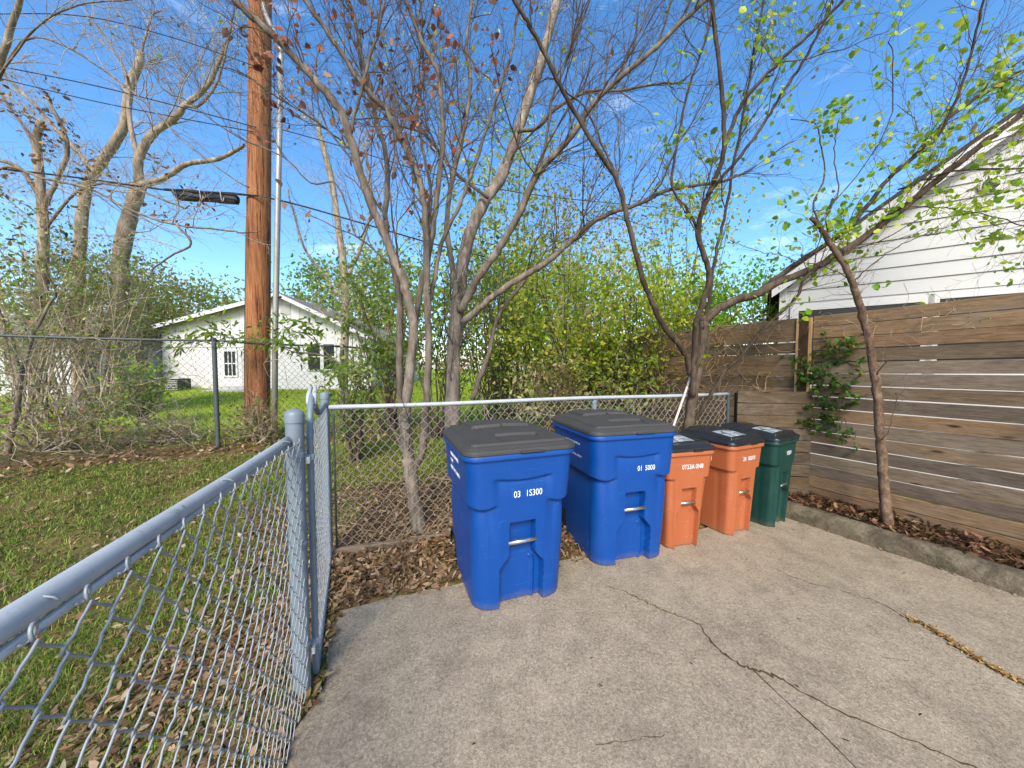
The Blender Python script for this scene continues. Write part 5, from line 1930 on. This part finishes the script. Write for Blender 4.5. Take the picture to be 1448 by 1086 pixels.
# ------------------------------------------------------------------ leaf litter, grass
def flat_leaves(mb, pos, size, cols, ratio, tilt=0.35, curl=0.25):
    n = len(pos)
    a = RNG.uniform(0, 2 * math.pi, n)
    d = unit(np.stack([np.cos(a), np.sin(a), RNG.normal(0, tilt, n)], 1))
    upv = unit(np.array([0, 0, 1.0]) + RNG.normal(0, tilt, (n, 3)))
    side = unit(np.cross(d, upv))
    nrm = np.cross(side, d)
    size = np.asarray(size)[:, None]
    w = size * np.asarray(ratio) * 0.5
    c = size * curl * RNG.uniform(-0.2, 1.0, (n, 1))
    v = np.stack([pos, pos + d * size * 0.28 + side * w + nrm * c * 0.5, pos + d * size * 0.68 + side * w * 0.8 + nrm * c * 0.7, pos + d * size + nrm * c,
                  pos + d * size * 0.68 - side * w * 0.8 + nrm * c * 0.7, pos + d * size * 0.28 - side * w + nrm * c * 0.5], 1)
    v[:, 0] += 0
    o = (np.arange(n) * 6)[:, None]
    F = np.concatenate([o + np.array([[0, 1, 2, 3]]), o + np.array([[0, 3, 4, 5]])])
    mb.add(v.reshape(-1, 3), F, np.repeat(cols, 6, axis=0))


def scatter(n, x0, x1, y0, y1, cond):
    x = RNG.uniform(x0, x1, n)
    y = RNG.uniform(y0, y1, n)
    m = cond(x, y)
    return x[m], y[m]


LIT = [S(138, 112, 82), S(158, 132, 102), S(110, 86, 62), S(126, 102, 76), S(84, 66, 50), S(172, 150, 120), S(118, 86, 60)]
mb = MB()
# mulch behind the back fence
x, y = scatter(44000, -1.75, 3.0, 2.6, 7.0, lambda x, y: (dback(x, y) > -0.06) & (dback(x, y) < np.where(x > -0.9, 2.4, 1.7)) & ~inpoly(x, y, SLAB) & (x > -1.70))
n = len(x)
flat_leaves(mb, np.c_[x, y, height(x, y) + RNG.uniform(0.0, 0.03, n)], RNG.uniform(0.025, 0.075, n), pick(LIT, n), RNG.uniform(0.25, 0.5, (n, 1)), 0.4)
# the drift of big curled leaves in front of the edging board
x, y = scatter(26000, -1.6, 1.6, 2.1, 4.0, lambda x, y: (dback(x, y) > -0.66) & (dback(x, y) < 0.0) & ~inpoly(x, y, SLAB) & (x > -1.5 + 0.0))
n = len(x)
lift = 0.05 * ss((dback(x, y) + 0.62) / 0.4)
flat_leaves(mb, np.c_[x, y, height(x, y) + lift * RNG.uniform(0, 1.3, n) + RNG.uniform(0, 0.02, n)], RNG.uniform(0.025, 0.08, n), pick(LIT, n), RNG.uniform(0.28, 0.5, (n, 1)), 0.42, 0.4)
# a few strays on the slab rim
x, y = scatter(700, -1.2, 1.2, 2.1, 3.3, lambda x, y: inpoly(x, y, SLAB) & (dback(x, y) > -0.72))
n = min(len(x), 60)
flat_leaves(mb, np.c_[x[:n], y[:n], np.full(n, 0.006)], RNG.uniform(0.02, 0.06, n), pick(LIT, n), RNG.uniform(0.3, 0.5, (n, 1)), 0.2)
# lawn: dense by the near fence, thinner outwards
x, y = scatter(120000, -5.0, -0.3, -0.4, 6.0, lambda x, y: ~inpoly(x, y, SLAB) & (dback(x, y) < 2.9) & ((x < -1.55) | (y < 2.3)) & (RNG.random(x.shape) < np.clip(1.0 - np.abs(dist_line(x, y, NF_A, NF_B)) * 0.7, 0.09, 1)))
n = len(x)
flat_leaves(mb, np.c_[x, y, height(x, y) + RNG.uniform(0.004, 0.03, n)], RNG.uniform(0.018, 0.06, n), pick(LIT, n), RNG.uniform(0.3, 0.55, (n, 1)), 0.3)
x, y = scatter(15000, -1.9, -0.3, -0.3, 2.3, lambda x, y: ~inpoly(x, y, SLAB) & (RNG.random(x.shape) < np.clip(1.0 - np.abs(dist_line(x, y, NF_A, NF_B)) * 0.6, 0, 1)))
n = len(x)
flat_leaves(mb, np.c_[x, y, height(x, y) + RNG.uniform(0.008, 0.04, n)], RNG.uniform(0.018, 0.055, n), pick(LIT, n), RNG.uniform(0.3, 0.55, (n, 1)), 0.35)
# strip of dry leaves along the tall fence
x, y = scatter(14000, -8.0, -1.2, 3.5, 8.5, lambda x, y: (np.minimum(np.abs(dist_line(x, y, LF[0], LF[1])), np.abs(dist_line(x, y, LF[1], LF[2]))) < RNG.exponential(0.5, x.shape)) & (dback(x, y) > 1.0))
n = len(x)
flat_leaves(mb, np.c_[x, y, height(x, y) + RNG.uniform(0.0, 0.04, n)], RNG.uniform(0.04, 0.11, n), pick(LIT, n), RNG.uniform(0.3, 0.5, (n, 1)), 0.4)
# planting bed
s = RNG.uniform(-0.2, 4.5, 5200)
t = RNG.uniform(0, 1, 5200)
a_ = k0[None] + kd[None] * s[:, None] + kn[None] * 0.15
b_ = WF_C[None] + WF_D[None] * (s[:, None] - 0.15) + WF_N[None] * 0.03
q = a_ * (1 - t[:, None]) + b_ * t[:, None]
n = len(q)
flat_leaves(mb, np.c_[q, 0.115 + 0.02 * t + RNG.uniform(0, 0.03, n)], RNG.uniform(0.03, 0.085, n), pick([S(88, 60, 44), S(112, 80, 58), S(66, 45, 34), S(138, 106, 80), S(54, 38, 30)], n), RNG.uniform(0.25, 0.45, (n, 1)), 0.5, 0.3)
# debris in the cracks and along the kerb foot
for line, w, nn, sz in ((CR2, 0.010, 420, (0.008, 0.028)), (CR1[8:24], 0.006, 60, (0.006, 0.018))):
    i = RNG.integers(0, len(line), nn)
    q = line[i] + RNG.normal(0, w, (nn, 2))
    flat_leaves(mb, np.c_[q, np.full(nn, 0.006) + RNG.uniform(0, 0.006, nn)], RNG.uniform(*sz, nn), pick([S(176, 142, 84), S(150, 116, 66), S(120, 88, 52), S(196, 166, 110)], nn), RNG.uniform(0.3, 0.6, (nn, 1)), 0.25)
s = RNG.uniform(0.2, 3.6, 170)
q = k0[None] + kd[None] * s[:, None] - kn[None] * np.abs(RNG.normal(0, 0.015, (170, 1)))
flat_leaves(mb, np.c_[q, np.full(170, 0.005)], RNG.uniform(0.01, 0.03, 170), pick(LIT, 170), RNG.uniform(0.3, 0.6, (170, 1)), 0.2)
x, y = scatter(400, -0.8, 3.4, 0.8, 3.4, lambda x, y: inpoly(x, y, SLAB))
x, y = x[:46], y[:46]
flat_leaves(mb, np.c_[x, y, np.full(len(x), 0.005)], RNG.uniform(0.006, 0.028, len(x)), pick([S(70, 52, 38), S(120, 96, 70), S(54, 42, 32)], len(x)), RNG.uniform(0.2, 0.5, (len(x), 1)), 0.15)
tag(mb.build("leaf_litter", DRYLEAF), "brown curled dead leaves littering lawn, fence foot and planting bed", "leaf litter", kind="stuff")

# dry twigs lying in the litter
mb = MB()
x, y = scatter(900, -1.6, 2.4, 2.3, 5.0, lambda x, y: (dback(x, y) > -0.55) & (dback(x, y) < 1.5) & ~inpoly(x, y, SLAB))
n = len(x)
a = RNG.uniform(0, 6.28, n)
Lg = RNG.uniform(0.06, 0.4, n)
P = np.zeros((n, 4, 3))
for k in range(4):
    P[:, k, 0] = x + np.cos(a) * Lg * k / 3
    P[:, k, 1] = y + np.sin(a) * Lg * k / 3
    P[:, k, 2] = height(P[:, k, 0], P[:, k, 1]) + 0.03 + RNG.normal(0, 0.012, n) + 0.03 * (k in (1, 2))
    a = a + RNG.normal(0, 0.25, n)
mb.tubes(P, np.full((n, 4), 0.0028) * RNG.uniform(0.5, 1.5, (n, 1)), 4)
tag(mb.build("fallen_twigs", VINE), "thin fallen dry twigs strewn over the leaf litter behind the back fence", "twigs", kind="stuff")


def blades(mb, x, y, h, w, cols):
    n = len(x)
    z = height(x, y)
    a = RNG.uniform(0, 2 * math.pi, n)
    ln = RNG.uniform(0.3, 1.1, n)
    dx, dy = np.cos(a), np.sin(a)
    b = a + math.pi / 2 + RNG.normal(0, 0.5, n)
    sx, sy = np.cos(b) * w / 2, np.sin(b) * w / 2
    p0 = np.c_[x, y, z - 0.005]
    m = p0 + np.c_[dx * h * ln * 0.35, dy * h * ln * 0.35, h * 0.6]
    t = p0 + np.c_[dx * h * ln, dy * h * ln, h * RNG.uniform(0.6, 1.0, n)]
    s = np.c_[sx, sy, 0 * sx]
    v = np.stack([p0 - s, p0 + s, m + s * 0.8, m - s * 0.8, t], 1)
    o = (np.arange(n) * 5)[:, None]
    mb.add(v.reshape(-1, 3), o + np.array([[0, 1, 2, 3]]), np.repeat(cols, 5, axis=0))
    mb.f[3].append(o + np.array([[3, 2, 4]]) + mb.n - n * 5)


GB_ = [S(108, 136, 46), S(86, 114, 40), S(134, 156, 62), S(70, 94, 36), S(164, 152, 90), S(160, 138, 92)]
mb = MB()


def patchy(x, y):
    return 0.5 + 0.25 * np.sin(x * 4.1 + 2 * np.sin(y * 2.3)) + 0.25 * np.sin(y * 5.3 + 2 * np.sin(x * 3.1 + 1))


cond = lambda x, y: ~inpoly(x, y, SLAB) & ((x < -1.6) | (y < 2.2)) & (dback(x, y) < 3.2) & (RNG.random(x.shape) < 0.15 + 1.1 * patchy(x, y)) & (x < -0.42 - 0.0 * y)
x, y = scatter(105000, -2.6, -0.35, -0.3, 2.4, cond)
n = len(x)
blades(mb, x, y, RNG.uniform(0.02, 0.065, n), RNG.uniform(0.002, 0.004, n), pick(GB_, n, [.26, .22, .2, .12, .1, .1]))
x, y = scatter(130000, -8.5, -1.2, 1.2, 6.0, lambda x, y: cond(x, y) & ((y > 2.3) | (x < -2.5)))
n = len(x)
blades(mb, x, y, RNG.uniform(0.03, 0.075, n), RNG.uniform(0.004, 0.008, n), pick(GB_, n, [.28, .2, .24, .1, .1, .08]))
tag(mb.build("lawn_grass", BLADE, smooth=False), "short patchy green lawn grass growing through dead leaves left of the near fence", "grass", kind="stuff")
mb = MB()
x, y = scatter(60000, -24, 3.0, 5.8, 20, lambda x, y: dback(x, y) > 3.2)
n = len(x)
blades(mb, x, y, RNG.uniform(0.04, 0.10, n), RNG.uniform(0.01, 0.022, n), pick([S(140, 168, 34), S(116, 146, 34), S(170, 184, 60), S(164, 150, 80)], n, [.4, .3, .2, .1]))
x, y = scatter(40000, -3.2, 2.0, 3.5, 8.0, lambda x, y: (dback(x, y) > np.where(x > -0.9, 2.2, 1.4)) & (dback(x, y) < 3.4))
n = len(x)
blades(mb, x, y, RNG.uniform(0.04, 0.10, n), RNG.uniform(0.005, 0.010, n), pick([S(128, 156, 40), S(106, 134, 38), S(150, 168, 60), S(158, 144, 84)], n, [.4, .3, .15, .15]))
tag(mb.build("far_grass", BLADE, smooth=False), "bright sunlit yellow-green grass of the far lawn in front of the cottage", "grass", kind="stuff")
